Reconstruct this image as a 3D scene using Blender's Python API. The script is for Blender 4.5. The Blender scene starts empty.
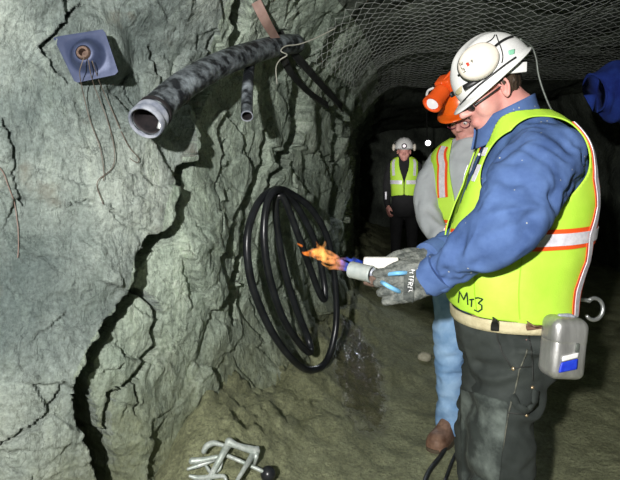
import bpy, bmesh, math, random
import numpy as np
from mathutils import Vector
from mathutils.bvhtree import BVHTree

random.seed(7)
COL = bpy.context.scene.collection
SC = bpy.context.scene
FPX, CX, HY, CAMZ = 530.0, 310.0, 175.0, 1.35      # focal length in pixels, picture centre, horizon row, lens height


def P(px, py, Y):
    """a point of the place seen in the photo at (px, py) standing at distance Y in front of the camera"""
    return np.array([(px - CX) * Y / FPX, Y, CAMZ - (py - HY) * Y / FPX])


def unit(v):
    v = np.asarray(v, float)
    return v / max(1e-9, np.linalg.norm(v))


# ------------------------------------------------------------------ noise
def _hash(ix, iy, iz, seed):
    h = (ix.astype(np.int64) * 374761393 + iy.astype(np.int64) * 668265263 + iz.astype(np.int64) * 1442695041 + seed * 974711) & 0xFFFFFFFF
    h = ((h ^ (h >> 13)) * 1274126177) & 0xFFFFFFFF
    h = ((h ^ (h >> 16)) * 2246822519) & 0xFFFFFFFF
    return ((h ^ (h >> 15)) & 0xFFFFFF) / float(0xFFFFFF)


def vnoise(p, seed=0):
    p = np.asarray(p, float)
    i = np.floor(p).astype(np.int64)
    f = p - i
    f = f * f * f * (f * (f * 6 - 15) + 10)
    out = 0
    for dx in (0, 1):
        for dy in (0, 1):
            for dz in (0, 1):
                w = (f[:, 0] if dx else 1 - f[:, 0]) * (f[:, 1] if dy else 1 - f[:, 1]) * (f[:, 2] if dz else 1 - f[:, 2])
                out = out + w * _hash(i[:, 0] + dx, i[:, 1] + dy, i[:, 2] + dz, seed)
    return out * 2 - 1


def fbm(p, octaves=4, seed=0, gain=0.5):
    p = np.asarray(p, float)
    a, s, out = 1.0, 1.0, 0
    for k in range(octaves):
        out = out + a * vnoise(p * s + 17.3 * k, seed + k)
        a *= gain
        s *= 2.03
    return out


def facets(p, seed=0, tilt=1.0, step=0.5):
    """broken-rock relief: every cell of a jittered lattice is a tilted plane at its own level"""
    p = np.asarray(p, float)
    i = np.floor(p).astype(np.int64)
    best = np.full(len(p), 1e9)
    val = np.zeros(len(p))
    for dx in (-1, 0, 1):
        for dy in (-1, 0, 1):
            for dz in (-1, 0, 1):
                c = i + np.array([dx, dy, dz])
                h = [_hash(c[:, 0], c[:, 1], c[:, 2], seed + k) for k in range(7)]
                fp = c + np.stack(h[:3], 1)
                d = p - fp
                dist = (d * d).sum(1)
                v = step * (h[3] * 2 - 1) + tilt * (d[:, 0] * (h[4] * 2 - 1) + d[:, 1] * (h[5] * 2 - 1) + d[:, 2] * (h[6] * 2 - 1))
                m = dist < best
                best = np.where(m, dist, best)
                val = np.where(m, v, val)
    return val


def sstep(a, b, x):
    t = np.clip((x - a) / (b - a), 0, 1)
    return t * t * (3 - 2 * t)


# ------------------------------------------------------------------ mesh helpers
class MB:
    def __init__(self):
        self.V, self.F = [], []

    def add(self, V, F):
        n = len(self.V)
        self.V.extend([tuple(map(float, v)) for v in V])
        self.F.extend([tuple(i + n for i in f) for f in F])
        return self


def smooth_path(pts, m):
    """Catmull-Rom through rows of numbers"""
    p = np.asarray(pts, float)
    if len(p) == 2:
        t = np.linspace(0, 1, m)[:, None]
        return p[0] * (1 - t) + p[1] * t
    q = np.vstack([2 * p[0] - p[1], p, 2 * p[-1] - p[-2]])
    out = []
    for t in np.linspace(0, len(p) - 1 - 1e-9, m):
        i = int(t)
        f = t - i
        a, b, c, d = q[i], q[i + 1], q[i + 2], q[i + 3]
        out.append(0.5 * ((2 * b) + (c - a) * f + (2 * a - 5 * b + 4 * c - d) * f * f + (3 * b - 3 * c + d - a) * f ** 3))
    return np.array(out)


def tube_data(pts, r, n=12, m=None, caps=True, closed=False, flat=1.0):
    pts = np.asarray(pts, float)
    r = np.full(len(pts), r, float) if np.isscalar(r) else np.asarray(r, float)
    if m:
        s = smooth_path(np.hstack([pts, r[:, None]]), m)
        pts, r = s[:, :3], np.maximum(s[:, 3], 1e-4)
    k = len(pts)
    T = np.array([unit(pts[(i + 1) % k if closed else min(i + 1, k - 1)] - pts[(i - 1) % k if closed else max(i - 1, 0)]) for i in range(k)])
    a = np.array([0, 0, 1.0]) if abs(T[0][2]) < 0.9 else np.array([1.0, 0, 0])
    N = unit(a - T[0] * a.dot(T[0]))
    V, F = [], []
    for i in range(k):
        N = unit(N - T[i] * N.dot(T[i]))
        B = np.cross(T[i], N)
        for j in range(n):
            w = 2 * math.pi * j / n
            V.append(pts[i] + r[i] * (math.cos(w) * N + flat * math.sin(w) * B))
    for i in range(k if closed else k - 1):
        for j in range(n):
            i2 = (i + 1) % k
            F.append((i * n + j, i * n + (j + 1) % n, i2 * n + (j + 1) % n, i2 * n + j))
    if caps and not closed:
        V.append(pts[0]); V.append(pts[-1])
        c0, c1 = len(V) - 2, len(V) - 1
        for j in range(n):
            F.append((c0, (j + 1) % n, j))
            F.append((c1, (k - 1) * n + j, (k - 1) * n + (j + 1) % n))
    return V, F


def limb(pts, r, n=16, m=24):
    """a tapered limb with rounded ends"""
    pts = np.asarray(pts, float)
    r = np.asarray(r, float)
    s = smooth_path(np.hstack([pts, r[:, None]]), m)
    q, rr = s[:, :3], np.maximum(s[:, 3], 1e-3)
    d0, d1 = unit(q[0] - q[1]), unit(q[-1] - q[-2])
    A = [(q[0] + d0 * rr[0] * math.sin(w), rr[0] * math.cos(w)) for w in (1.35, 0.9, 0.45)]
    B = [(q[-1] + d1 * rr[-1] * math.sin(w), rr[-1] * math.cos(w)) for w in (0.45, 0.9, 1.35)]
    q = np.vstack([[a for a, _ in A], q, [b for b, _ in B]])
    rr = np.concatenate([[a for _, a in A], rr, [b for _, b in B]])
    return tube_data(q, rr, n)


def ell_data(c, axes, nu=24, nv=14):
    """ellipsoid: axes = three vectors"""
    c = np.asarray(c, float)
    A = np.asarray(axes, float)
    V, F = [], []
    for i in range(1, nv):
        t = math.pi * i / nv
        for j in range(nu):
            w = 2 * math.pi * j / nu
            V.append(c + A[0] * math.sin(t) * math.cos(w) + A[1] * math.sin(t) * math.sin(w) + A[2] * math.cos(t))
    V.append(c + A[2]); V.append(c - A[2])
    a, b = len(V) - 2, len(V) - 1
    for i in range(nv - 2):
        for j in range(nu):
            F.append((i * nu + j, (i + 1) * nu + j, (i + 1) * nu + (j + 1) % nu, i * nu + (j + 1) % nu))
    for j in range(nu):
        F.append((a, j, (j + 1) % nu))
        F.append((b, (nv - 2) * nu + (j + 1) % nu, (nv - 2) * nu + j))
    return V, F


def sph(c, r, nu=16, nv=10):
    return ell_data(c, [(r, 0, 0), (0, r, 0), (0, 0, r)], nu, nv)


def rbox_data(c, ax, ay, az, bev=0.15, seg=3):
    """box with rounded edges; ax, ay, az are half-axis vectors, bev in metres"""
    bm = bmesh.new()
    bmesh.ops.create_cube(bm, size=2)
    hx, hy, hz = [np.linalg.norm(v) for v in (ax, ay, az)]
    for v in bm.verts:
        v.co = Vector((v.co.x * hx, v.co.y * hy, v.co.z * hz))
    bmesh.ops.bevel(bm, geom=list(bm.edges), offset=bev, segments=seg, profile=0.5, affect='EDGES')
    ux, uy, uz = unit(ax), unit(ay), unit(az)
    bm.verts.ensure_lookup_table()
    c = np.asarray(c, float)
    V = [c + v.co.x * ux + v.co.y * uy + v.co.z * uz for v in bm.verts]
    F = [tuple(v.index for v in f.verts) for f in bm.faces]
    bm.free()
    return V, F


def grid_faces(m, n, wrap=False):
    F = []
    for i in range(m - 1):
        for j in range(n if wrap else n - 1):
            j2 = (j + 1) % n
            F.append((i * n + j, i * n + j2, (i + 1) * n + j2, (i + 1) * n + j))
    return F


def lathe_data(c, axis, prof, n=32, ref=None):
    """prof: list of (radius, distance along axis)"""
    axis = unit(axis)
    a = np.array([0, 0, 1.0]) if abs(axis[2]) < 0.9 else np.array([1.0, 0, 0])
    if ref is not None:
        a = np.asarray(ref, float)
    N = unit(a - axis * a.dot(axis)); B = np.cross(axis, N)
    V = []
    for r, h in prof:
        for j in range(n):
            w = 2 * math.pi * j / n
            V.append(np.asarray(c) + axis * h + r * (math.cos(w) * N + math.sin(w) * B))
    return V, grid_faces(len(prof), n, True)


def normals_of(V, F):
    V = np.asarray(V, float)
    N = np.zeros_like(V)
    tri = np.array([(f[0], f[1], f[2]) for f in F] + [(f[0], f[2], f[3]) for f in F if len(f) == 4])
    fn = np.cross(V[tri[:, 1]] - V[tri[:, 0]], V[tri[:, 2]] - V[tri[:, 0]])
    for k in range(3):
        np.add.at(N, tri[:, k], fn)
    return N / np.maximum(1e-12, np.linalg.norm(N, axis=1))[:, None]


def laplacian(V, F, it=3, lam=0.5):
    V = np.asarray(V, float).copy()
    E = set()
    for f in F:
        for a, b in zip(f, f[1:] + f[:1]):
            E.add((min(a, b), max(a, b)))
    E = np.array(list(E))
    deg = np.zeros(len(V))
    np.add.at(deg, E[:, 0], 1); np.add.at(deg, E[:, 1], 1)
    deg = np.maximum(deg, 1)[:, None]
    for _ in range(it):
        S = np.zeros_like(V)
        np.add.at(S, E[:, 0], V[E[:, 1]]); np.add.at(S, E[:, 1], V[E[:, 0]])
        V += lam * (S / deg - V)
    return V


def fuse(mb, voxel, smooth=3):
    """grow one continuous skin over overlapping closed shapes"""
    me = bpy.data.meshes.new('fuse')
    me.from_pydata(mb.V, [], mb.F)
    o = bpy.data.objects.new('fuse', me)
    COL.objects.link(o)
    md = o.modifiers.new('r', 'REMESH')
    md.mode = 'VOXEL'
    md.voxel_size = voxel
    dg = bpy.context.evaluated_depsgraph_get()
    ev = o.evaluated_get(dg)
    m2 = ev.to_mesh()
    V = np.zeros(len(m2.vertices) * 3)
    m2.vertices.foreach_get('co', V)
    V = V.reshape(-1, 3)
    F = [tuple(p.vertices) for p in m2.polygons]
    ev.to_mesh_clear()
    bpy.data.objects.remove(o)
    bpy.data.meshes.remove(me)
    if smooth:
        V = laplacian(V, F, smooth)
    return V, F


# ------------------------------------------------------------------ objects
def obj(name, data, material, parent=None, sharp=None, smooth=True, solid=None):
    V, F = (data.V, data.F) if isinstance(data, MB) else data
    V = np.asarray(V, float)
    off = np.zeros(3)
    q = parent
    while q is not None:
        off += np.array(q.location)
        q = q.parent
    if parent is None:
        base = np.array([(V[:, 0].min() + V[:, 0].max()) / 2, (V[:, 1].min() + V[:, 1].max()) / 2, V[:, 2].min()])
        if name in ('wall_left', 'ceiling', 'floor', 'wall_right', 'wall_back'):
            base = np.zeros(3)
        off = base
    me = bpy.data.meshes.new(name)
    me.from_pydata([tuple(v) for v in (V - off)], [], [tuple(f) for f in F])
    me.validate()
    bm = bmesh.new(); bm.from_mesh(me)
    if solid is None and name not in ('wall_left', 'ceiling', 'floor', 'wall_right', 'wall_back'):
        bmesh.ops.recalc_face_normals(bm, faces=bm.faces)
    bm.to_mesh(me); bm.free()
    me.polygons.foreach_set('use_smooth', [smooth] * len(me.polygons))
    if sharp is not None:
        me.set_sharp_from_angle(angle=math.radians(sharp))
    me.update()
    o = bpy.data.objects.new(name, me)
    COL.objects.link(o)
    if parent is None:
        o.location = off
    else:
        o.parent = parent
    if material is not None:
        me.materials.append(material)
    if solid:
        s = o.modifiers.new('thickness', 'SOLIDIFY'); s.thickness = solid; s.offset = 0
    return o


def thing(name, label, cat, loc, group=None):
    o = bpy.data.objects.new(name, None)
    o.empty_display_size = 0.1
    COL.objects.link(o)
    o.location = [float(x) for x in loc]
    o['label'] = label; o['category'] = cat
    if group: o['group'] = group
    return o


def tag(o, label, cat, group=None):
    o['label'] = label; o['category'] = cat
    if group: o['group'] = group
    return o


def struct(o):
    o['kind'] = 'structure'
    return o


# ------------------------------------------------------------------ materials
def mat(name, c1, c2=None, scale=8.0, rough=0.7, metal=0.0, bump=0.0, bscale=None, detail=5, lo=0.35, hi=0.65, stretch=(1, 1, 1), spec=0.5, sheen=0.0, bdist=0.01):
    m = bpy.data.materials.new(name)
    m.use_nodes = True
    nt = m.node_tree; N = nt.nodes; Lk = nt.links
    b = N['Principled BSDF']
    b.inputs['Roughness'].default_value = rough
    b.inputs['Metallic'].default_value = metal
    b.inputs['Specular IOR Level'].default_value = spec
    if sheen: b.inputs['Sheen Weight'].default_value = sheen
    tc = N.new('ShaderNodeTexCoord')
    mp = N.new('ShaderNodeMapping'); mp.inputs['Scale'].default_value = stretch
    Lk.new(tc.outputs['Object'], mp.inputs['Vector'])
    n1 = N.new('ShaderNodeTexNoise'); n1.inputs['Scale'].default_value = scale; n1.inputs['Detail'].default_value = detail
    n1.inputs['Roughness'].default_value = 0.6
    Lk.new(mp.outputs['Vector'], n1.inputs['Vector'])
    cr = N.new('ShaderNodeValToRGB')
    cr.color_ramp.elements[0].position = lo; cr.color_ramp.elements[1].position = hi
    cr.color_ramp.elements[0].color = (*c1, 1); cr.color_ramp.elements[1].color = (*(c2 or c1), 1)
    Lk.new(n1.outputs['Fac'], cr.inputs['Fac'])
    Lk.new(cr.outputs['Color'], b.inputs['Base Color'])
    if bump:
        n2 = N.new('ShaderNodeTexNoise'); n2.inputs['Scale'].default_value = bscale or scale * 4; n2.inputs['Detail'].default_value = 4
        Lk.new(mp.outputs['Vector'], n2.inputs['Vector'])
        bp = N.new('ShaderNodeBump'); bp.inputs['Strength'].default_value = bump; bp.inputs['Distance'].default_value = bdist
        Lk.new(n2.outputs['Fac'], bp.inputs['Height'])
        Lk.new(bp.outputs['Normal'], b.inputs['Normal'])
    return m


def emit(name, color, strength):
    m = bpy.data.materials.new(name); m.use_nodes = True
    b = m.node_tree.nodes['Principled BSDF']
    b.inputs['Base Color'].default_value = (0, 0, 0, 1)
    b.inputs['Emission Color'].default_value = (*color, 1)
    b.inputs['Emission Strength'].default_value = strength
    return m


def rock_material(name, light, mid, dark, mud=None, stain=None, mudz=0.5, wet=0.0, tone=1.0):
    m = bpy.data.materials.new(name); m.use_nodes = True
    nt = m.node_tree; N = nt.nodes; Lk = nt.links
    b = N['Principled BSDF']
    b.inputs['Roughness'].default_value = 0.75
    b.inputs['Specular IOR Level'].default_value = 0.35
    tc = N.new('ShaderNodeTexCoord')

    def noise(scale, detail=8, rough=0.6, rot=(0, 0, 0), st=(1, 1, 1), dist=0.0):
        mp = N.new('ShaderNodeMapping')
        mp.inputs['Rotation'].default_value = rot; mp.inputs['Scale'].default_value = st
        Lk.new(tc.outputs['Object'], mp.inputs['Vector'])
        t = N.new('ShaderNodeTexNoise')
        t.inputs['Scale'].default_value = scale; t.inputs['Detail'].default_value = detail
        t.inputs['Roughness'].default_value = rough; t.inputs['Distortion'].default_value = dist
        Lk.new(mp.outputs['Vector'], t.inputs['Vector'])
        return t.outputs['Fac']

    def ramp(fac, stops):
        r = N.new('ShaderNodeValToRGB')
        e = r.color_ramp.elements
        while len(e) < len(stops): e.new(0.5)
        for k, (p, c) in enumerate(stops):
            e[k].position = p; e[k].color = (*c, 1)
        Lk.new(fac, r.inputs['Fac'])
        return r.outputs['Color']

    def mix(fac, a, c, mode='MIX'):
        x = N.new('ShaderNodeMix'); x.data_type = 'RGBA'; x.blend_type = mode
        if hasattr(fac, 'is_linked'): Lk.new(fac, x.inputs[0])
        else: x.inputs[0].default_value = fac
        for v, i in ((a, 6), (c, 7)):
            if hasattr(v, 'is_linked'): Lk.new(v, x.inputs[i])
            else: x.inputs[i].default_value = (*v, 1)
        return x.outputs[2]

    big = noise(1.7, 6, 0.55)
    base = ramp(big, [(0.32, dark), (0.5, mid), (0.68, light)])
    streak = noise(9, 9, 0.7, (0.2, 0.95, 0.3), (1.0, 1.0, 0.22), 0.6)
    col = mix(0.75, base, ramp(streak, [(0.3, (0.33, 0.35, 0.34)), (0.5, (0.5, 0.5, 0.5)), (0.68, (0.70, 0.70, 0.66))]), 'OVERLAY')
    grit = noise(70, 6, 0.75)
    col = mix(0.6, col, ramp(grit, [(0.32, (0.2, 0.2, 0.2)), (0.68, (0.8, 0.8, 0.8))]), 'OVERLAY')
    veins = noise(5, 10, 0.62, (0.5, 0.4, 0.9), (1, 1, 0.5), 1.6)
    col = mix(ramp(veins, [(0.485, (0, 0, 0)), (0.5, (0.55, 0.55, 0.55)), (0.515, (0, 0, 0))]), col, tuple(x * 0.3 for x in dark))
    if stain:
        s = noise(3.1, 5, 0.6, (1, 2, 0.4))
        col = mix(ramp(s, [(0.63, (0, 0, 0)), (0.75, (0.8, 0.8, 0.8))]), col, stain)
    if mud:
        sx = N.new('ShaderNodeSeparateXYZ'); Lk.new(tc.outputs['Object'], sx.inputs[0])
        mr = N.new('ShaderNodeMapRange'); mr.inputs[1].default_value = mudz + 0.45; mr.inputs[2].default_value = mudz - 0.35
        Lk.new(sx.outputs['Z'], mr.inputs[0])
        ad = N.new('ShaderNodeMath'); ad.operation = 'MULTIPLY_ADD'
        Lk.new(noise(4, 6), ad.inputs[0]); ad.inputs[1].default_value = 1.6; ad.inputs[2].default_value = -0.8
        a2 = N.new('ShaderNodeMath'); a2.operation = 'ADD'; a2.use_clamp = True
        Lk.new(mr.outputs[0], a2.inputs[0]); Lk.new(ad.outputs[0], a2.inputs[1])
        f2 = N.new('ShaderNodeMath'); f2.operation = 'MULTIPLY'; Lk.new(a2.outputs[0], f2.inputs[0]); f2.inputs[1].default_value = 0.85
        mudc = ramp(noise(30, 6, 0.7), [(0.3, tuple(x * 0.55 for x in mud)), (0.7, tuple(x * 1.35 for x in mud))])
        # mud only settles where there is mud to settle: low down on the wall
        m3 = N.new('ShaderNodeMath'); m3.operation = 'MULTIPLY'; m3.use_clamp = True
        mr2 = N.new('ShaderNodeMapRange'); mr2.inputs[1].default_value = mudz + 0.5; mr2.inputs[2].default_value = mudz
        Lk.new(sx.outputs['Z'], mr2.inputs[0])
        Lk.new(f2.outputs[0], m3.inputs[0]); Lk.new(mr2.outputs[0], m3.inputs[1])
        col = mix(m3.outputs[0], col, mudc)
    Lk.new(col, b.inputs['Base Color'])
    # relief
    s1 = noise(22, 10, 0.68, (0.2, 0.95, 0.3), (1, 1, 0.45), 0.4)
    bp = N.new('ShaderNodeBump'); bp.inputs['Strength'].default_value = 0.9; bp.inputs['Distance'].default_value = 0.03
    Lk.new(s1, bp.inputs['Height'])
    vo = N.new('ShaderNodeTexVoronoi'); vo.inputs['Scale'].default_value = 26; vo.feature = 'F1'
    wp = N.new('ShaderNodeMix'); wp.data_type = 'RGBA'; wp.inputs[0].default_value = 0.12
    n9 = N.new('ShaderNodeTexNoise'); n9.inputs['Scale'].default_value = 9; Lk.new(tc.outputs['Object'], n9.inputs['Vector'])
    Lk.new(tc.outputs['Object'], wp.inputs[6]); Lk.new(n9.outputs['Color'], wp.inputs[7])
    Lk.new(wp.outputs[2], vo.inputs['Vector'])
    b2 = N.new('ShaderNodeBump'); b2.inputs['Strength'].default_value = 0.45; b2.inputs['Distance'].default_value = 0.012
    Lk.new(vo.outputs['Distance'], b2.inputs['Height']); Lk.new(bp.outputs['Normal'], b2.inputs['Normal'])
    b3 = N.new('ShaderNodeBump'); b3.inputs['Strength'].default_value = 0.5; b3.inputs['Distance'].default_value = 0.004
    Lk.new(noise(150, 4, 0.7), b3.inputs['Height']); Lk.new(b2.outputs['Normal'], b3.inputs['Normal'])
    Lk.new(b3.outputs['Normal'], b.inputs['Normal'])
    return m


def ray(px, py, bvh):
    o = Vector((0, 0, CAMZ)); d = Vector(((px - CX) / FPX, 1, (HY - py) / FPX)).normalized()
    h = bvh.ray_cast(o, d)
    if h[0] is None: return None, None
    n = np.array(h[1])
    if n.dot(np.array(d)) > 0: n = -n
    return np.array(h[0]), n


def bvh_of(data):
    V, F = (data.V, data.F) if isinstance(data, MB) else data
    return BVHTree.FromPolygons([tuple(v) for v in V], [tuple(f) for f in F])


def on_surface(pxs, bvh, step=1.5, off=0.002):
    """points lying on a surface along a line seen in the photo"""
    p = np.asarray(pxs, float)
    out, nn = [], []
    for a, b in zip(p[:-1], p[1:]):
        k = max(1, int(np.linalg.norm(b - a) / step))
        for i in range(k):
            q = a + (b - a) * i / k
            h, n = ray(q[0], q[1], bvh)
            if h is not None: out.append(h + n * off); nn.append(n)
    h, n = ray(p[-1][0], p[-1][1], bvh)
    if h is not None: out.append(h + n * off); nn.append(n)
    return np.array(out), np.array(nn)


def ribbon(pts, nrm, w, thick=0.0015):
    """a flat strip of width w lying along pts with face normals nrm (closed, with thickness)"""
    V = []
    k = len(pts)
    for i in range(k):
        t = unit(pts[min(i + 1, k - 1)] - pts[max(i - 1, 0)])
        s = unit(np.cross(nrm[i], t)) * (w[i] if not np.isscalar(w) else w) / 2
        n = nrm[i] * thick
        V += [pts[i] - s, pts[i] + s, pts[i] + s + n, pts[i] - s + n]
    F = []
    for i in range(k - 1):
        for j in range(4):
            F.append((i * 4 + j, i * 4 + (j + 1) % 4, (i + 1) * 4 + (j + 1) % 4, (i + 1) * 4 + j))
    F.append((0, 1, 2, 3)); F.append(tuple((k - 1) * 4 + j for j in (3, 2, 1, 0)))
    return V, F
# ================================================================== THE PLACE: a rock tunnel
ROCK = rock_material('grey_green_rock', (0.44, 0.49, 0.44), (0.275, 0.32, 0.295), (0.13, 0.165, 0.158), mud=(0.17, 0.18, 0.095), stain=(0.13, 0.105, 0.07), mudz=0.3)
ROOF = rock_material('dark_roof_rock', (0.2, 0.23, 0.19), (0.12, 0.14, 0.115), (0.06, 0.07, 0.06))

WP = [(-330, 1.42), (-200, 1.5), (-100, 1.58), (0, 1.74), (60, 1.88), (110, 2.02), (160, 2.22), (200, 2.45), (240, 2.78), (280, 3.2), (310, 3.75), (330, 4.5), (342, 5.6), (350, 7.4), (358, 14.0)]
wx = np.array([a for a, _ in WP], float); wy = np.array([b for _, b in WP], float)
WPTS = smooth_path(np.stack([(wx - CX) * wy / FPX, wy], 1), 600)
_seg = np.linalg.norm(np.diff(WPTS, axis=0), axis=1)
WS = np.concatenate([[0], np.cumsum(_seg)])
WT = np.gradient(WPTS, axis=0); WT /= np.linalg.norm(WT, axis=1)[:, None]
for _k in range(8):
    WT[1:-1] = (WT[:-2] + WT[1:-1] + WT[2:]) / 3
WT /= np.linalg.norm(WT, axis=1)[:, None]


def wall_at(s):
    x = np.interp(s, WS, WPTS[:, 0]); y = np.interp(s, WS, WPTS[:, 1])
    tx = np.interp(s, WS, WT[:, 0]); ty = np.interp(s, WS, WT[:, 1])
    l = np.hypot(tx, ty)
    return np.stack([x, y], -1), np.stack([ty / l, -tx / l], -1)


# cross-section of the tunnel: height a along the wall, then over into the roof
Z0, ZV, ARQ, ARZ = -0.4, 1.75, 0.75, 0.75
_prof = [(0.0, Z0), (0.0, ZV)] + [(ARQ * (1 - math.cos(w)), ZV + ARZ * math.sin(w)) for w in np.linspace(0.1, math.pi / 2, 14)] + [(5.2, ZV + ARZ + 0.12)]
_prof = np.array(_prof)
PS = np.concatenate([[0], np.cumsum(np.linalg.norm(np.diff(_prof, axis=0), axis=1))])
A_SPLIT = PS[10]


def base_surface(s, a):
    """undisplaced rock face at length s along the tunnel and a up the wall; returns points and inward normals"""
    c, n = wall_at(s)
    q = np.interp(a, PS, _prof[:, 0]); z = np.interp(a, PS, _prof[:, 1])
    dq = np.interp(a + 0.05, PS, _prof[:, 0]) - np.interp(a - 0.05, PS, _prof[:, 0])
    dz = np.interp(a + 0.05, PS, _prof[:, 1]) - np.interp(a - 0.05, PS, _prof[:, 1])
    l = np.hypot(dq, dz) + 1e-9
    pts = np.stack([c[:, 0] + n[:, 0] * q, c[:, 1] + n[:, 1] * q, z], -1)
    nn = np.stack([n[:, 0] * dz / l, n[:, 1] * dz / l, -dq / l], -1)
    return pts, nn


# fissures in the wall and one hose-shadow groove: line in the photo, width, depth
CRACKS = [
    ([(196, 88), (187, 130), (185, 152), (175, 178), (166, 205), (161, 232), (143, 243), (133, 264), (127, 296), (103, 322), (86, 349), (73, 378), (77, 404), (89, 432), (99, 458), (104, 490)],
     [14, 15, 16, 15, 15, 17, 19, 20, 18, 21, 20, 22, 23, 22, 26, 28], 0.55),
    ([(137, 289), (150, 298), (161, 315), (153, 332), (159, 346), (144, 360), (127, 380), (110, 396), (107, 420), (111, 454)], [4, 5, 7, 6, 6, 6, 5, 5, 5, 4], 0.3),
    ([(131, 380), (134, 395), (132, 412)], [2.5, 3, 2], 0.15),
    ([(243, -12), (238, 18), (232, 44), (225, 66), (206, 92), (198, 110)], [10, 18, 12, 12, 9, 6], 0.4),
    ([(250, 235), (243, 262), (234, 288), (236, 322)], [5, 11, 12, 6], 0.35),
    ([(270, 120), (268, 160), (252, 200), (245, 236)], [5, 7, 5, 4], 0.3),
    ([(291, 60), (302, 100), (296, 140), (281, 170), (270, 190)], [7, 13, 12, 8, 5], 0.4),  # groove cut to give the dark band of the thick hose's shadow
    ([(158, 48), (166, 72), (162, 95), (168, 118)], [2.5, 3.5, 3, 2], 0.12),
    ([(0, 444), (26, 420), (44, 396), (52, 376)], [2, 3, 3, 2], 0.12),
    ([(44, 46), (58, 34), (72, 16), (84, 6)], [4, 4, 3, 2], 0.12),
    ([(46, 48), (56, 66), (70, 82)], [5, 3, 2], 0.1),
    ([(8, 120), (18, 150), (16, 175), (30, 205)], [2, 3, 2, 1.5], 0.08),
    ([(212, 30), (205, 55), (208, 74)], [2, 4, 2], 0.12),
    ([(230, 140), (222, 160), (214, 190), (210, 230)], [1.5, 2.5, 2, 1], 0.08),
    ([(268, 400), (272, 430), (262, 452)], [2, 4, 2], 0.1),
]


def crack_disp(px, py):
    d = np.zeros(len(px))
    for line, wid, depth in CRACKS:
        L = np.array(line, float); W = np.array(wid, float)
        bb = 40
        m = (px > L[:, 0].min() - bb) & (px < L[:, 0].max() + bb) & (py > L[:, 1].min() - bb) & (py < L[:, 1].max() + bb)
        idx = np.where(m)[0]
        if not len(idx): continue
        x = px[idx] + 2.2 * vnoise(np.stack([px[idx] * .13, py[idx] * .13, px[idx] * 0], 1), 5); y = py[idx] + 2.2 * vnoise(np.stack([px[idx] * .13, py[idx] * .13, px[idx] * 0 + 9], 1), 6)
        best = np.full(len(idx), 1e9)
        for (a, b, wa, wb) in zip(L[:-1], L[1:], W[:-1], W[1:]):
            ab = b - a
            t = np.clip(((x - a[0]) * ab[0] + (y - a[1]) * ab[1]) / (ab @ ab), 0, 1)
            dist = np.hypot(x - a[0] - t * ab[0], y - a[1] - t * ab[1])
            best = np.minimum(best, dist / ((wa + (wb - wa) * t) * 0.6 + 0.01))
        d[idx] = np.minimum(d[idx], -depth * (1 - sstep(0.72, 1.12, best)))
    return d


def rock_disp(p):
    a, b, c = math.cos(0.8), math.sin(0.8), 1.0
    q = np.stack([p[:, 0] * a + p[:, 2] * b, p[:, 1], -p[:, 0] * b + p[:, 2] * a], 1)
    d = 0.055 * fbm(p * 1.3, 3, 3)
    d += 0.07 * facets(q * np.array([2.3, 2.0, 1.3]), 11, 0.8, 0.45)
    d += 0.026 * facets(q * np.array([6.5, 5.0, 3.6]) + 0.3 * np.stack([vnoise(p * 5, 40), vnoise(p * 5, 41), vnoise(p * 5, 42)], 1), 21, 0.9, 0.35)
    d += 0.006 * facets(q * np.array([19, 14, 11.0]) + 0.5 * np.stack([vnoise(p * 12, 43), vnoise(p * 12, 44), vnoise(p * 12, 45)], 1), 31, 0.9, 0.4)
    d += 0.010 * fbm(p * 9, 4, 50)
    return d


def rock_sheet(s, a, near=True):
    ss, aa = np.meshgrid(s, a)
    ss, aa = ss.ravel(), aa.ravel()
    p, n = base_surface(ss, aa)
    d = rock_disp(p)
    px = CX + p[:, 0] * FPX / p[:, 1]; py = HY - (p[:, 2] - CAMZ) * FPX / p[:, 1]
    # the slab left of the big fissure stands proud of the one right of it
    ML = np.array(CRACKS[0][0], float)
    edge = np.interp(py, ML[:, 1], ML[:, 0])
    d += 0.11 * (px < edge + 1) * sstep(170, 10, np.abs(px - edge)) * sstep(90, 140, py)
    d -= 0.05 * (px >= edge) * sstep(50, 5, np.abs(px - edge)) * sstep(90, 140, py)
    # flat seat under the bearing plate
    seat = sstep(58, 34, np.hypot(px - 87, py - 56))
    d = d * (1 - seat) + 0.0 * seat
    d += crack_disp(px, py)
    # the foot of the wall runs out into muck
    d += 0.16 * sstep(0.55, -0.1, p[:, 2]) * sstep(180, 260, px)
    return p + n * d[:, None], grid_faces(len(a), len(s))


s_a = np.interp(np.linspace(0, 1, 470), [0, 0.12, 0.78, 0.9, 1], [0, np.interp(-15, wx, np.interp(wy, WPTS[:, 1], WS)), np.interp(300, wx, np.interp(wy, WPTS[:, 1], WS)), np.interp(342, wx, np.interp(wy, WPTS[:, 1], WS)), WS[-1]])
a_w = np.linspace(0, A_SPLIT, 400)
a_c = np.concatenate([np.linspace(A_SPLIT, PS[-2], 40)[:-1], np.linspace(PS[-2], PS[-1], 110)])
WALL = rock_sheet(s_a, a_w)
CEIL = rock_sheet(s_a[::2], a_c)
ROCK_PALE = rock_material('pale_green_rock', (0.52, 0.60, 0.50), (0.37, 0.44, 0.365), (0.2, 0.245, 0.2), mud=(0.17, 0.18, 0.095), mudz=0.42)
wl = struct(obj('wall_left', WALL, ROCK))
wl.data.materials.append(ROCK_PALE)
_V = np.asarray(WALL[0]); _f = np.array(WALL[1])[:, 0]
_c = _V[np.minimum(_f, len(_V) - 1)]
_px = CX + _c[:, 0] * FPX / _c[:, 1]; _py = HY - (_c[:, 2] - CAMZ) * FPX / _c[:, 1]
_L = np.array(CRACKS[0][0], float)
_e = np.where(_py > 88, np.interp(_py, _L[:, 1], _L[:, 0]), 196 + (88 - _py) * 0.35)
if len(wl.data.polygons) == len(_f):
    wl.data.polygons.foreach_set('material_index', (_px > _e).astype(np.int32))
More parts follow.
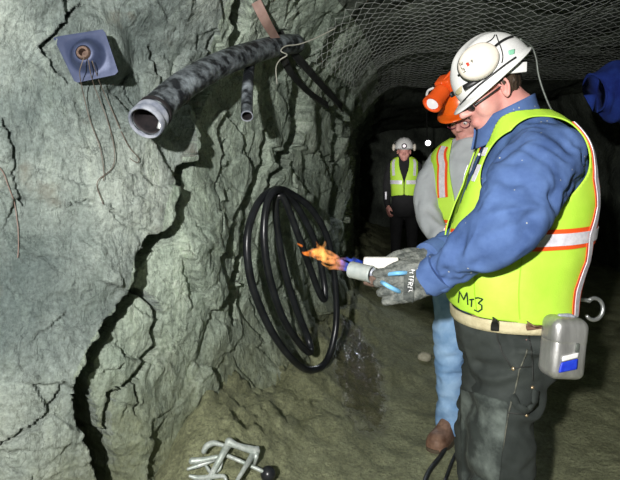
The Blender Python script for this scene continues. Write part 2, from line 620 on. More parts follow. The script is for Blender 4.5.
struct(obj('ceiling', CEIL, ROOF))
BW = bvh_of(WALL)


# floor: trodden wet mud
def wall_dist(x, y):
    w = WPTS[::6]
    return np.min(np.hypot(x[:, None] - w[None, :, 0], y[:, None] - w[None, :, 1]), axis=1)


def floor_z(x, y):
    p = np.stack([x, y, x * 0], 1)
    z = 0.018 * fbm(p * 2.2, 3, 70) + 0.011 * fbm(p * 9, 5, 74) + 0.006 * facets(p * 14, 77, 0.8, 0.4)
    d = wall_dist(x, y)
    m = np.exp(-(d / 0.5) ** 2) * sstep(120, 215, CX + x * FPX / y)
    z += m * (0.27 + 0.05 * fbm(p * 4, 3, 80) + 0.06 * facets(p * 6 + 0.3 * np.stack([vnoise(p * 9, 1), vnoise(p * 9, 2), p[:, 2]], 1), 84, 0.8, 0.5) + 0.03 * facets(p * 17, 86, 0.8, 0.5))
    # the trodden hollow that holds the water
    px = CX + x * FPX / y
    z -= 0.02 * np.exp(-((x - 0.3 - 0.02 * np.sin(3 * y)) / 0.16) ** 2) * sstep(2.5, 2.8, y) * sstep(4.6, 3.8, y)
    return z


fx = np.concatenate([np.linspace(-1.9, 2.0, 260), np.linspace(2.03, 6, 80)])
fy = 0.35 * (14.0 / 0.35) ** np.linspace(0, 1, 330)
gx, gy = np.meshgrid(fx, fy)
gz = floor_z(gx.ravel(), gy.ravel())
FLOOR = (np.stack([gx.ravel(), gy.ravel(), gz], 1), grid_faces(len(fy), len(fx)))


def floor_material():
    m = bpy.data.materials.new('wet_mud'); m.use_nodes = True
    nt = m.node_tree; N = nt.nodes; Lk = nt.links; b = N['Principled BSDF']
    tc = N.new('ShaderNodeTexCoord')
    def noise(s, d=8, r=0.62):
        t = N.new('ShaderNodeTexNoise'); t.inputs['Scale'].default_value = s; t.inputs['Detail'].default_value = d; t.inputs['Roughness'].default_value = r
        Lk.new(tc.outputs['Object'], t.inputs['Vector']); return t.outputs['Fac']
    cr = N.new('ShaderNodeValToRGB'); e = cr.color_ramp.elements
    e[0].position = 0.3; e[0].color = (0.19, 0.20, 0.11, 1); e[1].position = 0.7; e[1].color = (0.39, 0.41, 0.25, 1)
    Lk.new(noise(5), cr.inputs['Fac'])
    c2 = N.new('ShaderNodeValToRGB'); e = c2.color_ramp.elements
    e[0].position = 0.3; e[0].color = (0.15, 0.15, 0.15, 1); e[1].position = 0.7; e[1].color = (0.85, 0.85, 0.82, 1)
    Lk.new(noise(60, 6, 0.75), c2.inputs['Fac'])
    mx = N.new('ShaderNodeMix'); mx.data_type = 'RGBA'; mx.blend_type = 'OVERLAY'; mx.inputs[0].default_value = 0.7
    Lk.new(cr.outputs[0], mx.inputs[6]); Lk.new(c2.outputs[0], mx.inputs[7])
    # water lies along a narrow trodden strip
    sx = N.new('ShaderNodeSeparateXYZ'); Lk.new(tc.outputs['Object'], sx.inputs[0])
    def mth(op, a, b_=None, clamp=False):
        q = N.new('ShaderNodeMath'); q.operation = op; q.use_clamp = clamp
        for k, v in ((0, a), (1, b_)):
            if v is None: continue
            if hasattr(v, 'is_linked'): Lk.new(v, q.inputs[k])
            else: q.inputs[k].default_value = v
        return q.outputs[0]
    dx = mth('DIVIDE', mth('ABSOLUTE', mth('SUBTRACT', sx.outputs['X'], 0.30)), 0.17)
    dy = mth('DIVIDE', mth('ABSOLUTE', mth('SUBTRACT', sx.outputs['Y'], 3.35)), 0.75)
    r2 = mth('ADD', mth('MULTIPLY', dx, dx), mth('MULTIPLY', dy, dy))
    wet = mth('SUBTRACT', mth('ADD', mth('SUBTRACT', 1.0, r2), mth('MULTIPLY', noise(9, 5), 1.6)), 0.75)
    wet = mth('MULTIPLY', wet, 2.2, True)
    dk = N.new('ShaderNodeMix'); dk.data_type = 'RGBA'; Lk.new(mth('MULTIPLY', wet, 0.6), dk.inputs[0])
    Lk.new(mx.outputs[2], dk.inputs[6]); dk.inputs[7].default_value = (0.05, 0.042, 0.02, 1)
    Lk.new(dk.outputs[2], b.inputs['Base Color'])
    rg = N.new('ShaderNodeMapRange'); rg.inputs[3].default_value = 0.75; rg.inputs[4].default_value = 0.09
    Lk.new(wet, rg.inputs[0]); Lk.new(rg.outputs[0], b.inputs['Roughness'])
    b1 = N.new('ShaderNodeBump'); b1.inputs['Strength'].default_value = 0.9; b1.inputs['Distance'].default_value = 0.03
    Lk.new(noise(34, 10, 0.72), b1.inputs['Height'])
    b2 = N.new('ShaderNodeBump'); b2.inputs['Strength'].default_value = 0.6; b2.inputs['Distance'].default_value = 0.008
    Lk.new(noise(130, 4), b2.inputs['Height']); Lk.new(b1.outputs[0], b2.inputs['Normal'])
    Lk.new(b2.outputs[0], b.inputs['Normal'])
    return m


struct(obj('floor', FLOOR, floor_material()))
BF = bvh_of(FLOOR)

# far end and right-hand side of the heading
u = np.linspace(0, 1, 120)
yy, zz = np.meshgrid(np.linspace(-0.5, 14, 120), np.linspace(-0.2, 3.3, 50))
p = np.stack([3.5 + 0.12 * yy.ravel(), yy.ravel(), zz.ravel()], 1)
p[:, 0] -= 0.5 * sstep(1.6, 2.9, p[:, 2]) + rock_disp(p) * 1.5
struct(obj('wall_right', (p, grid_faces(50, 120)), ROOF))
xx, zz = np.meshgrid(np.linspace(0.2, 7, 110), np.linspace(-0.2, 3.3, 50))
p = np.stack([xx.ravel(), 13.5 + 0 * xx.ravel(), zz.ravel()], 1)
p[:, 1] -= rock_disp(p) * 1.5
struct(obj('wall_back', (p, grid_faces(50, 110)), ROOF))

# ------------------------------------------------------------------ wire mesh under the roof
WIRE = mat('galvanised_wire', (0.5, 0.53, 0.5), (0.25, 0.27, 0.25), 30, 0.45, 0.3)


def s_at(px):
    return float(np.interp(px, wx, np.interp(wy, WPTS[:, 1], WS)))


def chain_link(name, s0, s1, a0, a1, w, gap, label, sag=0.04):
    mb = MB()
    k = int((s1 - s0) / w)
    m = int((a1 - a0) / w)
    for i in range(k):
        jj = np.arange(m + 1)
        s = s0 + (i + 0.5 + 0.56 * np.where((jj + i) % 2, 1, -1)) * w
        a = a0 + jj * w + 0.15 * sag * vnoise(np.stack([s * 2, jj * .1, s * 0], 1), 3)
        p, n = base_surface(s, a)
        g = gap + sag * (1 + vnoise(p * 2.0, 91)) + 0.004 * np.where(jj % 2, 1, -1)
        p = p + n * g[:, None]
        mb.add(*tube_data(p, 0.0016, 4, caps=False))
    return tag(obj(name, mb, WIRE), label, 'wire mesh')


chain_link('chain_link_mesh', s_at(272), s_at(331), PS[5], PS[-1] - 2.0, 0.045, 0.12, 'galvanised chain link mesh sheet hung below the near tunnel roof')
chain_link('chain_link_mesh', s_at(332), s_at(346), PS[6], PS[-1] - 2.1, 0.06, 0.06, 'darker chain link mesh sheet farther in, behind the near mesh edge', 0.03)

# ------------------------------------------------------------------ bearing plate on a rock bolt
STEEL = mat('blue_grey_steel', (0.035, 0.048, 0.105), (0.06, 0.078, 0.15), 14, 0.5, 0.25, 0.06, 60)
RUST = mat('rusty_steel', (0.09, 0.055, 0.04), (0.2, 0.13, 0.1), 60, 0.7, 0.2, 0.3)
hit, _ = ray(87, 56, BW)
Yp = hit[1] - 0.07
c4 = [P(53, 37, Yp - 0.01), P(104, 29, Yp + 0.0), P(119, 74, Yp + 0.0), P(75, 83, Yp - 0.01)]
pc = sum(c4) / 4
pn = unit(np.cross(c4[1] - c4[0], c4[3] - c4[0]))
if pn[1] > 0: pn = -pn
root = thing('bearing_plate', 'square blue grey steel plate with domed centre bolted to the rock', 'rock bolt plate', pc)
mb = MB()
n, R = 48, 0.066
ring = []
prof = [(1.0, 0), (0.88, 0.005), (0.74, 0.022), (0.6, 0.038), (0.5, 0.045), (0.40, 0.045), (0.36, 0.030)]
ex = unit(c4[1] - c4[0]); ey = np.cross(pn, ex)
for j in range(n):
    w = 2 * math.pi * j / n
    d = math.cos(w) * ex + math.sin(w) * ey
    # edge of the square in that direction
    t = 1e9
    for a, b in zip(c4, c4[1:] + c4[:1]):
        e = b - a; nn = unit(np.cross(pn, e))
        den = nn.dot(d)
        if abs(den) > 1e-6:
            tt = nn.dot(a - pc) / den
            if tt > 0: t = min(t, tt)
    ring.append(t)
V = []
for lvl in [('edge', -0.006), ('edge', 0.0), ('mid', 0.0)] + prof:
    for j in range(n):
        w = 2 * math.pi * j / n
        d = math.cos(w) * ex + math.sin(w) * ey
        if lvl[0] == 'edge': V.append(pc + d * ring[j] + pn * lvl[1])
        elif lvl[0] == 'mid': V.append(pc + d * (0.5 * ring[j] + 0.5 * R) + pn * 0.001)
        else: V.append(pc + d * R * lvl[0] + pn * lvl[1])
obj('plate', (V, grid_faces(len(prof) + 3, n, True)), STEEL, root, sharp=50)
obj('bolt_end', lathe_data(pc, pn, [(0.0235, 0), (0.0235, 0.045), (0.020, 0.052), (0.013, 0.052), (0.012, 0.02), (0.0005, 0.02)], 24), RUST, root, sharp=40)
LEAD = mat('brown_wire', (0.1, 0.075, 0.06), (0.19, 0.15, 0.12), 60, 0.6)
for k, (pl, r) in enumerate([([(85, 55), (81, 66), (80, 78), (90, 121), (100, 146), (104, 172), (103, 182)], 0.0016),
                             ([(88, 57), (90, 70), (94, 86), (108, 121), (115, 152), (112, 170), (96, 181), (101, 198), (104, 206)], 0.0017),
                             ([(91, 58), (96, 72), (101, 86), (115, 117), (128, 146), (139, 158), (137, 163), (128, 157)], 0.0017)]):
    q = []
    for i, (x, y) in enumerate(smooth_path(pl, 40)):
        h, nn = ray(x, y, BW)
        dep = h[1] - 0.016 - 0.135 * float(1 - sstep(60, 102, y))
        q.append(P(x, y, dep))
    q = laplacian(np.array(q), [(i, i + 1) for i in range(len(q) - 1)], 4)
    obj('wire', tube_data(q, r, 6), LEAD, root)

q, nn = on_surface([(-4, 160), (5, 178), (15, 200), (18, 230), (19, 262)], BW, 3, 0.012)
tag(obj('blasting_wire', tube_data(laplacian(q, [(i, i + 1) for i in range(len(q) - 1)], 5), 0.0014, 6), mat('pale_rust_wire', (0.3, 0.2, 0.17), None, 5, 0.6)), 'thin rust coloured wire dangling down the far left rock', 'wire')

# ------------------------------------------------------------------ hoses on the wall
RUB = mat('dusty_black_rubber', (0.014, 0.016, 0.02), (0.29, 0.33, 0.36), 14, 0.5, 0, 0.5, 50, lo=0.42, hi=0.66, stretch=(1, 1, 1.4))
RUBIN = mat('hose_lining', (0.012, 0.011, 0.013), (0.035, 0.028, 0.03), 20, 0.7)
CLAMP = mat('bright_clamp_steel', (0.6, 0.62, 0.62), (0.4, 0.42, 0.42), 30, 0.35, 0.8)
PALE = mat('worn_pale_rim', (0.16, 0.18, 0.24), (0.40, 0.42, 0.48), 26, 0.5, 0.1)


def only_used(d):
    V, F = d
    ids = sorted({i for f in F for i in f}); mp = {k: j for j, k in enumerate(ids)}
    return [V[i] for i in ids], [tuple(mp[i] for i in f) for f in F]


def pipe_shell(pts, r, wall, n=28, m=60, inner=0.25):
    """open-ended pipe: outside, rim and the bore going in for `inner` of its length"""
    s = smooth_path(np.hstack([np.asarray(pts, float), np.asarray(r, float)[:, None]]), m)
    V, F = tube_data(s[:, :3], s[:, 3], n, caps=False)
    k = max(3, int(m * inner))
    Vi, Fi = tube_data(s[:k, :3], s[:k, 3] - wall, n, caps=False)
    off = len(V)
    F2 = [tuple(i + off for i in f[::-1]) for f in Fi]
    rim = [(j, off + j, off + (j + 1) % n, (j + 1) % n) for j in range(n)]
    V = list(V) + list(Vi)
    c = len(V); V.append(s[k - 1, :3]); e = len(V); V.append(s[-1, :3])
    cap = [(c, off + (k - 1) * n + (j + 1) % n, off + (k - 1) * n + j) for j in range(n)] + [(e, (m - 1) * n + j, (m - 1) * n + (j + 1) % n) for j in range(n)]
    return (V, F + rim + cap[n:]), (V, F2 + cap[:n])


hp = [P(147, 121, 1.80), P(163, 103, 1.90), P(190, 81, 2.06), P(226, 62, 2.32), P(258, 51, 2.62), P(282, 45, 2.86), P(296, 44, 3.05)]
root = thing('ventilation_hose', 'thick dusty black hose on the rock with its open end facing out', 'hose', hp[0])
_o, _i = pipe_shell(hp, [0.056, 0.056, 0.055, 0.055, 0.055, 0.055, 0.055], 0.006, inner=0.3)
hb = obj('hose_body', only_used(_o), RUB, root)
obj('bore', only_used(_i), RUBIN, hb, solid=0.002)
ax = unit(hp[1] - hp[0])
obj('end_collar', lathe_data(hp[0] - ax * 0.012, ax, [(0.0525, 0.006), (0.053, 0.0), (0.055, -0.003), (0.059, -0.004), (0.063, 0.001), (0.063, 0.018), (0.059, 0.022), (0.059, 0.036), (0.062, 0.04), (0.062, 0.052), (0.055, 0.054)], 36), PALE, root, sharp=40)
cl = obj('hose_clamp', lathe_data(hp[0] + ax * 0.055, ax, [(0.057, 0), (0.0625, 0), (0.0625, 0.012), (0.057, 0.012)], 36), RUBIN, root, sharp=40)
b0 = P(161, 123, 1.80)
obj('clamp_bolt', rbox_data(b0, ax * 0.016, np.array([0.006, 0, -0.002]), np.array([0.003, 0, 0.012]), 0.002, 2), CLAMP, cl, sharp=40)
i4 = hp[0] + (hp[2] - hp[0]) * 0.62 + np.array([-0.004, 0, 0.008])
d4 = unit(hp[2] - hp[1])
obj('joint_band', lathe_data(P(176, 92, 1.98), d4, [(0.055, -0.008), (0.0575, -0.006), (0.0575, 0.006), (0.055, 0.008)], 32), RUBIN, root, sharp=40)

sp = [P(247, 116, 2.28), P(247, 104, 2.36), P(248, 80, 2.46), P(251, 60, 2.66), P(258, 50, 2.86), P(270, 44, 3.05)]
root = thing('small_hose', 'short thin hose hanging open ended below the thick hose', 'hose', sp[0])
_o, _i = pipe_shell(sp, [0.026] * 6, 0.004, 20, 40, 0.4)
hb = obj('hose_body', only_used(_o), RUB, root)
obj('bore', only_used(_i), RUBIN, hb, solid=0.0015)
ax = unit(sp[1] - sp[0])
obj('rim', lathe_data(sp[0] - ax * 0.002, ax, [(0.0225, 0.004), (0.0225, -0.001), (0.0265, -0.001), (0.0268, 0.006), (0.026, 0.006)], 24), PALE, root, sharp=40)

# straps and wires round the hose
STRAP = mat('pink_primed_strap', (0.32, 0.2, 0.17), (0.4, 0.27, 0.23), 20, 0.6)
BLK = mat('black_rubber', (0.012, 0.013, 0.013), (0.03, 0.032, 0.03), 20, 0.45, 0, 0.2)
GREY = mat('dull_grey_steel', (0.09, 0.1, 0.09), (0.16, 0.18, 0.16), 24, 0.5, 0.4, 0.2)


def strap(name, pts, w, nrm, m, label, cat, th=0.006):
    q = smooth_path(pts, 24)
    return tag(obj(name, ribbon(q, np.array([unit(nrm)] * 24), w, th), m, sharp=40), label, cat)


strap('steel_strap', [P(256, 2, 2.55), P(266, 22, 2.6), P(279, 44, 2.78)], 0.05, (0.1, -1, 0.1), STRAP, 'pinkish flat steel strap angling down to the thick hose', 'strap')
strap('roof_strap', [P(262, 0, 2.98), P(283, 40, 3.0), P(312, 75, 3.25), P(342, 108, 3.75)], 0.05, (0.3, -1, 0.2), BLK, 'long dark strap running down right behind the thick hose end', 'strap', 0.012)
strap('roof_strap', [P(280, 50, 2.95), P(290, 72, 3.05), P(308, 92, 3.3), P(328, 106, 3.6)], 0.045, (0.3, -1, 0.2), BLK, 'shorter dark strap sagging below the long dark strap', 'strap', 0.012)
wp = [P(336, 28, 2.9), P(318, 37, 2.85), P(300, 44, 2.8), P(286, 46, 2.75), P(281, 51, 2.72), P(287, 55, 2.74), P(280, 60, 2.75), P(276, 68, 2.78), P(277, 84, 2.8)]
tag(obj('tie_wire', tube_data(wp, 0.0035, 6, 80), mat('pale_tie_wire', (0.42, 0.42, 0.36), None, 5, 0.5)), 'pale twisted tie wire looped round the thick hose end', 'wire')

# coil of black hose hanging on the wall
HOSE = mat('shiny_black_hose', (0.009, 0.01, 0.012), (0.02, 0.022, 0.026), 10, 0.3, 0, 0.1, 30)
loops = [(276, 189, 0.02), (266, 194, 0.02), (256, 207, 0.0), (248, 232, -0.02), (248, 262, -0.04), (255, 294, -0.06), (272, 332, -0.08), (294, 361, -0.08), (311, 370, -0.06), (327, 360, -0.04), (336, 325, -0.02), (335, 282, 0.0), (328, 240, 0.02), (312, 210, 0.03), (290, 193, 0.03),
         (276, 190, -0.02), (267, 204, -0.05), (264, 236, -0.07), (269, 275, -0.09), (283, 318, -0.1), (300, 344, -0.08), (310, 352, -0.05), (308, 338, 0.02), (296, 308, 0.06), (284, 268, 0.08), (277, 226, 0.08), (276, 200, 0.05),
         (284, 199, 0.0), (297, 232, -0.02), (310, 268, -0.02), (320, 294, -0.01), (325, 298, 0.0), (323, 276, 0.04), (315, 242, 0.06), (298, 208, 0.06), (282, 192, 0.04), (274, 190, 0.06)]
cp = []
for (x, y, d) in loops:
    h, _ = ray(x, min(y, 330), BW)
    cp.append(P(x, y, 2.60 + 0.0068 * (x - 247) + d))
tag(obj('hose_coil', tube_data(cp, 0.0195, 14, 420), HOSE), 'coil of shiny black hose hung against the rock wall', 'hose coil')

# ------------------------------------------------------------------ white metal clamp tool on the muck
TOOL = mat('chipped_white_metal', (0.62, 0.66, 0.63), (0.36, 0.42, 0.38), 40, 0.45, 0.3, 0.2)
def gp(px, py, up=0.02):
    h1, _ = ray(px, py, BF); h2, _ = ray(px, py, BW)
    c = [h for h in (h1, h2) if h is not None]
    h = min(c, key=lambda v: v[1])
    d = unit(h - np.array([0, 0, CAMZ]))
    return h - d * up / max(0.3, abs(d[2]))
root = thing('clamp_tool', 'white metal clamp tool with black ball knob lying on the muck', 'tool', gp(230, 470, 0.0))
obj('crossbar', limb([gp(229, 442, .045), gp(238, 446, .05), (gp(256, 451, .06))], [0.017, 0.012, 0.017], 12, 20), TOOL, root)
obj('arm', limb([gp(229, 443, .04), gp(220, 459, .035), gp(208, 481, .03)], [0.016, 0.013, 0.011], 10, 20), TOOL, root)
obj('arm', limb([gp(254, 453, .055), gp(246, 466, .045), gp(235, 484, .03)], [0.014, 0.01, 0.007], 10, 20), TOOL, root)
obj('foot', limb([gp(257, 449, .055), gp(256, 457, .045), gp(254, 464, .02)], [0.012, 0.010, 0.008], 10, 14), TOOL, root)
rod = obj('rod', limb([gp(226, 455, .02), gp(240, 461, .03), gp(264, 472, .03)], [0.008, 0.0075, 0.0075], 10, 14), TOOL, root)
obj('ball_knob', sph(gp(268, 474, .028), 0.03, 24, 16), HOSE, rod)
obj('handle', limb([gp(192, 461, .035), gp(203, 460, .035), gp(217, 457, .03)], [0.013, 0.011, 0.009], 10, 14), TOOL, root)
obj('handle', limb([gp(188, 469, .025), gp(200, 465, .025), gp(214, 460, .02)], [0.006, 0.009, 0.007], 10, 14), TOOL, root)
obj('handle', limb([gp(190, 476, .02), gp(200, 478, .02), gp(222, 476, .02), gp(226, 480, .02)], [0.006, 0.010, 0.008, 0.006], 10, 14), TOOL, root)
obj('jaw', limb([gp(204, 451, .03), gp(207, 446, .04), gp(214, 443, .045), gp(222, 445, .04), gp(229, 447, .04)], [0.011, 0.013, 0.011, 0.008, 0.008], 10, 20), TOOL, root)
obj('link', limb([gp(206, 466, .015), gp(211, 472, .02), gp(219, 470, .02), gp(222, 462, .02)], [0.006, 0.007, 0.006, 0.005], 8, 14), TOOL, root)

# pale stone, floor cable, blue duct
h, _ = ray(425, 361, BF)
V, F = ell_data(h + np.array([0, 0.02, 0.02]), [(0.05, 0, 0), (0, 0.035, 0), (0, 0, 0.035)], 24, 16)
V = np.array(V); V += 0.008 * facets(V * 30, 5)[:, None] * unit((0.3, -1, 1))
tag(obj('pale_stone', (V, F), mat('pale_stone', (0.4, 0.38, 0.27), (0.55, 0.53, 0.42), 40, 0.8, 0, 0.4)), 'small pale stone on the mud beside the light blue jeans', 'stone')
q = [h + np.array([0, 0, 0.012]) for h in [ray(x, y, BF)[0] for x, y in smooth_path([(505, 372), (480, 385), (462, 402), (455, 420), (450, 440), (441, 458), (428, 476), (420, 500)], 40)]]
tag(obj('floor_cable', tube_data(q, 0.011, 10), BLK), 'black cable on the mud beside the brown boot', 'cable')
q = [h + np.array([0, 0, 0.012]) for h in [ray(x, y, BF)[0] for x, y in smooth_path([(480, 420), (466, 442), (456, 456), (447, 478), (440, 500)], 40)]]
tag(obj('floor_cable', tube_data(q, 0.008, 10), BLK), 'thinner black cable at the foot of the dark trousers', 'cable')
V, F = tube_data([(1.98, 3.72, 1.91), (2.1, 3.72, 1.94), (2.6, 3.74, 1.97), (3.3, 3.78, 1.93)], [0.13, 0.19, 0.2, 0.2], 28, 60)
V = np.array(V); V += 0.035 * fbm(V * np.array([9, 3, 3]), 3, 60)[:, None] * normals_of(V, F)
tag(obj('blue_air_duct', (V, F), mat('blue_fabric_duct', (0.006, 0.02, 0.2), (0.02, 0.06, 0.36), 6, 0.95, 0, 0.3)), 'blue fabric air duct hung in the dark at the right', 'air duct')

# ------------------------------------------------------------------ light and camera
def lamp(name, kind, loc, energy, **k):
    d = bpy.data.lights.new(name, kind); d.energy = energy
    for a, b in k.items(): setattr(d, a, b)
    o = bpy.data.objects.new(name, d); o.location = loc; COL.objects.link(o)
    return o


def aim(o, at):
    o.rotation_euler = (Vector(at) - o.location).to_track_quat('-Z', 'Y').to_euler()


FL = (-0.45, -0.6, 1.66)
lamp('flash', 'POINT', FL, 420, shadow_soft_size=0.03, color=(1.0, 0.98, 0.95))
sp_ = lamp('far_man_fill', 'SPOT', FL, 1500, shadow_soft_size=0.03, spot_size=math.radians(9), spot_blend=0.9, color=(1, 0.98, 0.95))  # added narrow spot that brightens the far man and his vest
aim(sp_, P(404, 172, 7.0))
w = bpy.data.worlds.new('mine_dark'); SC.world = w; w.use_nodes = True
w.node_tree.nodes['Background'].inputs[0].default_value = (0.6, 0.75, 0.7, 1)
w.node_tree.nodes['Background'].inputs[1].default_value = 0.012
cam = bpy.data.cameras.new('camera'); co = bpy.data.objects.new('camera', cam); COL.objects.link(co)
co.location = (0, 0, CAMZ); co.rotation_euler = (math.pi / 2, 0, 0)
cam.sensor_fit = 'HORIZONTAL'; cam.sensor_width = 36; cam.lens = FPX / 620 * 36
cam.shift_y = -(240 - HY) / 620.0; cam.clip_start = 0.02
SC.camera = co
SC.view_settings.view_transform = 'Standard'; SC.view_settings.look = 'None'
SC.view_settings.exposure = 0.0; SC.view_settings.gamma = 1.0; SC.view_settings.use_curve_mapping = False
# ================================================================== PEOPLE
SKIN = mat('flushed_skin', (0.56, 0.24, 0.205), (0.66, 0.335, 0.29), 14, 0.5, 0, 0.08, 300, spec=0.4)
HAIR = mat('dark_brown_hair', (0.028, 0.018, 0.012), (0.09, 0.06, 0.04), 30, 0.5, 0, 0.6, 90, stretch=(1, 1, 0.25))
DENIM = mat('blue_denim', (0.045, 0.085, 0.215), (0.095, 0.165, 0.36), 9, 0.85, 0, 0.35, 420, spec=0.2, bdist=0.002)
HIVIS = mat('lime_mesh_fabric', (0.42, 0.72, 0.045), (0.54, 0.82, 0.075), 5, 0.6, 0, 0.35, 260, bdist=0.002)
SILVER = mat('silver_tape', (0.62, 0.60, 0.66), (0.82, 0.8, 0.86), 60, 0.45, 0.1, 0.1)
ORANGE = mat('orange_tape', (0.85, 0.09, 0.01), None, 5, 0.6)
GREYK = mat('grey_sweatshirt', (0.36, 0.39, 0.41), (0.46, 0.49, 0.51), 8, 0.9, 0, 0.3, 200, bdist=0.002)
JEANS = mat('light_blue_jeans', (0.19, 0.36, 0.62), (0.36, 0.56, 0.82), 7, 0.85, 0, 0.3, 300, lo=0.4, hi=0.6, bdist=0.003)
CANVAS = mat('dark_canvas', (0.013, 0.018, 0.016), (0.036, 0.044, 0.040), 7, 0.85, 0, 0.3, 300, bdist=0.003)
DUST = mat('dusty_canvas_patch', (0.022, 0.029, 0.026), (0.13, 0.155, 0.14), 11, 0.9, 0, 0.3, 250, lo=0.45, hi=0.72, bdist=0.003)
NAVY = mat('navy_lining', (0.008, 0.015, 0.06), None, 6, 0.8)
BLACK = mat('black_plastic', (0.01, 0.01, 0.011), (0.02, 0.02, 0.02), 20, 0.4)
WHITEHAT = mat('white_helmet_shell', (0.72, 0.72, 0.71), (0.78, 0.78, 0.77), 12, 0.3)
CREAM = mat('cream_plastic', (0.66, 0.60, 0.52), (0.72, 0.66, 0.57), 30, 0.45)
ORHAT = mat('orange_helmet_shell', (0.75, 0.10, 0.006), (0.85, 0.15, 0.01), 12, 0.3)
ORLAMP = mat('bright_orange_plastic', (0.9, 0.11, 0.015), None, 12, 0.35)
GLOVE = mat('grey_work_glove', (0.065, 0.075, 0.07), (0.22, 0.23, 0.21), 45, 0.85, 0, 0.5, 150, lo=0.38, hi=0.68)
GLOVEBK = mat('dark_glove_back', (0.03, 0.035, 0.035), (0.09, 0.1, 0.09), 40, 0.8, 0, 0.4, 150)
TAN = mat('tan_web_belt', (0.48, 0.42, 0.25), (0.62, 0.56, 0.36), 25, 0.8, 0, 0.3, 200)
LEATHER = mat('brown_leather', (0.13, 0.065, 0.04), (0.30, 0.18, 0.12), 25, 0.6, 0, 0.3, 60)
SOLE = mat('boot_sole', (0.06, 0.045, 0.03), (0.14, 0.11, 0.07), 25, 0.8)
INK = mat('black_marker', (0.01, 0.03, 0.008), None, 5, 0.7)
REDINK = mat('red_print', (0.75, 0.04, 0.02), None, 5, 0.6)
WHITEINK = mat('white_print', (0.75, 0.75, 0.75), None, 5, 0.6)
BLUEINK = mat('blue_label', (0.01, 0.03, 0.5), (0.02, 0.06, 0.6), 60, 0.5)
GREENINK = mat('green_sticker', (0.25, 0.6, 0.4), None, 5, 0.5)
BRASS = mat('brass_rivet', (0.55, 0.42, 0.26), None, 5, 0.35, 0.8)
ALU = mat('brushed_aluminium', (0.30, 0.30, 0.29), (0.62, 0.62, 0.60), 16, 0.36, 0.7, 0.15, 80, stretch=(1, 1, 0.3))
GLASS = mat('spectacle_frame', (0.14, 0.02, 0.05), None, 5, 0.3)
EYEW = mat('eye_white', (0.7, 0.68, 0.66), None, 5, 0.3)
LIP = mat('lips', (0.55, 0.2, 0.18), (0.6, 0.24, 0.2), 40, 0.5)


class Figure:
    """frame of one standing body: F faces forward, L to the figure's own left"""
    def __init__(s, c, face):
        s.F = unit((face[0], face[1], 0)); s.L = np.cross((0, 0, 1), s.F)
        s.c = np.array([c[0], c[1], 0.0]); s.U = np.array([0, 0, 1.0])

    def at(s, f, l, z): return s.c + s.F * f + s.L * l + s.U * z


def torso_grid(fig, secs, n=120, m=110):
    """secs: z, forward offset, half depth, half width, squareness -> m x n grid of points (angle 0 = front, 90 = left)"""
    S = smooth_path(np.array(secs, float), m)
    w = np.linspace(0, 2 * math.pi, n, endpoint=False)
    V = np.zeros((m, n, 3))
    for i, (z, f0, a, b, e) in enumerate(S):
        cs, sn = np.cos(w), np.sin(w)
        x = np.sign(cs) * np.abs(cs) ** (2 / e) * a + f0
        y = np.sign(sn) * np.abs(sn) ** (2 / e) * b
        V[i] = fig.c + x[:, None] * fig.F + y[:, None] * fig.L + z * fig.U
    return V


def closed(grid):
    m, n, _ = grid.shape
    V = list(grid.reshape(-1, 3)) + [grid[0].mean(0), grid[-1].mean(0)]
    F = grid_faces(m, n, True)
    for j in range(n):
        F.append((m * n, (j + 1) % n, j)); F.append((m * n + 1, (m - 1) * n + j, (m - 1) * n + (j + 1) % n))
    return V, F


def seg_dist(p, path):
    best = np.full(len(p), 1e9); rr = np.zeros(len(p))
    for (a, ra), (b, rb) in zip(path[:-1], path[1:]):
        a, b = np.asarray(a), np.asarray(b)
        ab = b - a
        t = np.clip(((p - a) @ ab) / (ab @ ab), 0, 1)
        d = np.linalg.norm(p - a - t[:, None] * ab, axis=1) - (ra + (rb - ra) * t)
        best = np.minimum(best, d)
    return best


def clip_grid(V, mask, faces):
    """keep the part of a mesh where mask > 0, cutting cells cleanly along mask = 0"""
    out, idx, F = [], {}, []
    def vid(i):
        if ('v', i) not in idx: idx[('v', i)] = len(out); out.append(V[i])
        return idx[('v', i)]
    def eid(i, j):
        k = ('e', min(i, j), max(i, j))
        if k not in idx:
            t = mask[i] / (mask[i] - mask[j]); idx[k] = len(out); out.append(V[i] + (V[j] - V[i]) * t)
        return idx[k]
    for f in faces:
        poly = []
        for a, b in zip(f, f[1:] + f[:1]):
            if mask[a] > 0: poly.append(vid(a))
            if (mask[a] > 0) != (mask[b] > 0): poly.append(eid(a, b))
        if len(poly) >= 3: F.append(tuple(poly))
    return np.array(out), F


def wrinkle(V, F, amp, freq, seed, stretch=(1, 1, 1), ridges=True):
    N = normals_of(V, F)
    q = V * freq * np.array(stretch)
    n = fbm(q + 0.6 * np.stack([vnoise(q * .7, seed + 30), vnoise(q * .7, seed + 31), vnoise(q * .7, seed + 32)], 1), 3, seed)
    if ridges: n = 0.6 - np.sqrt(n * n + 0.015) * 1.7
    return V + N * (n * amp)[:, None]


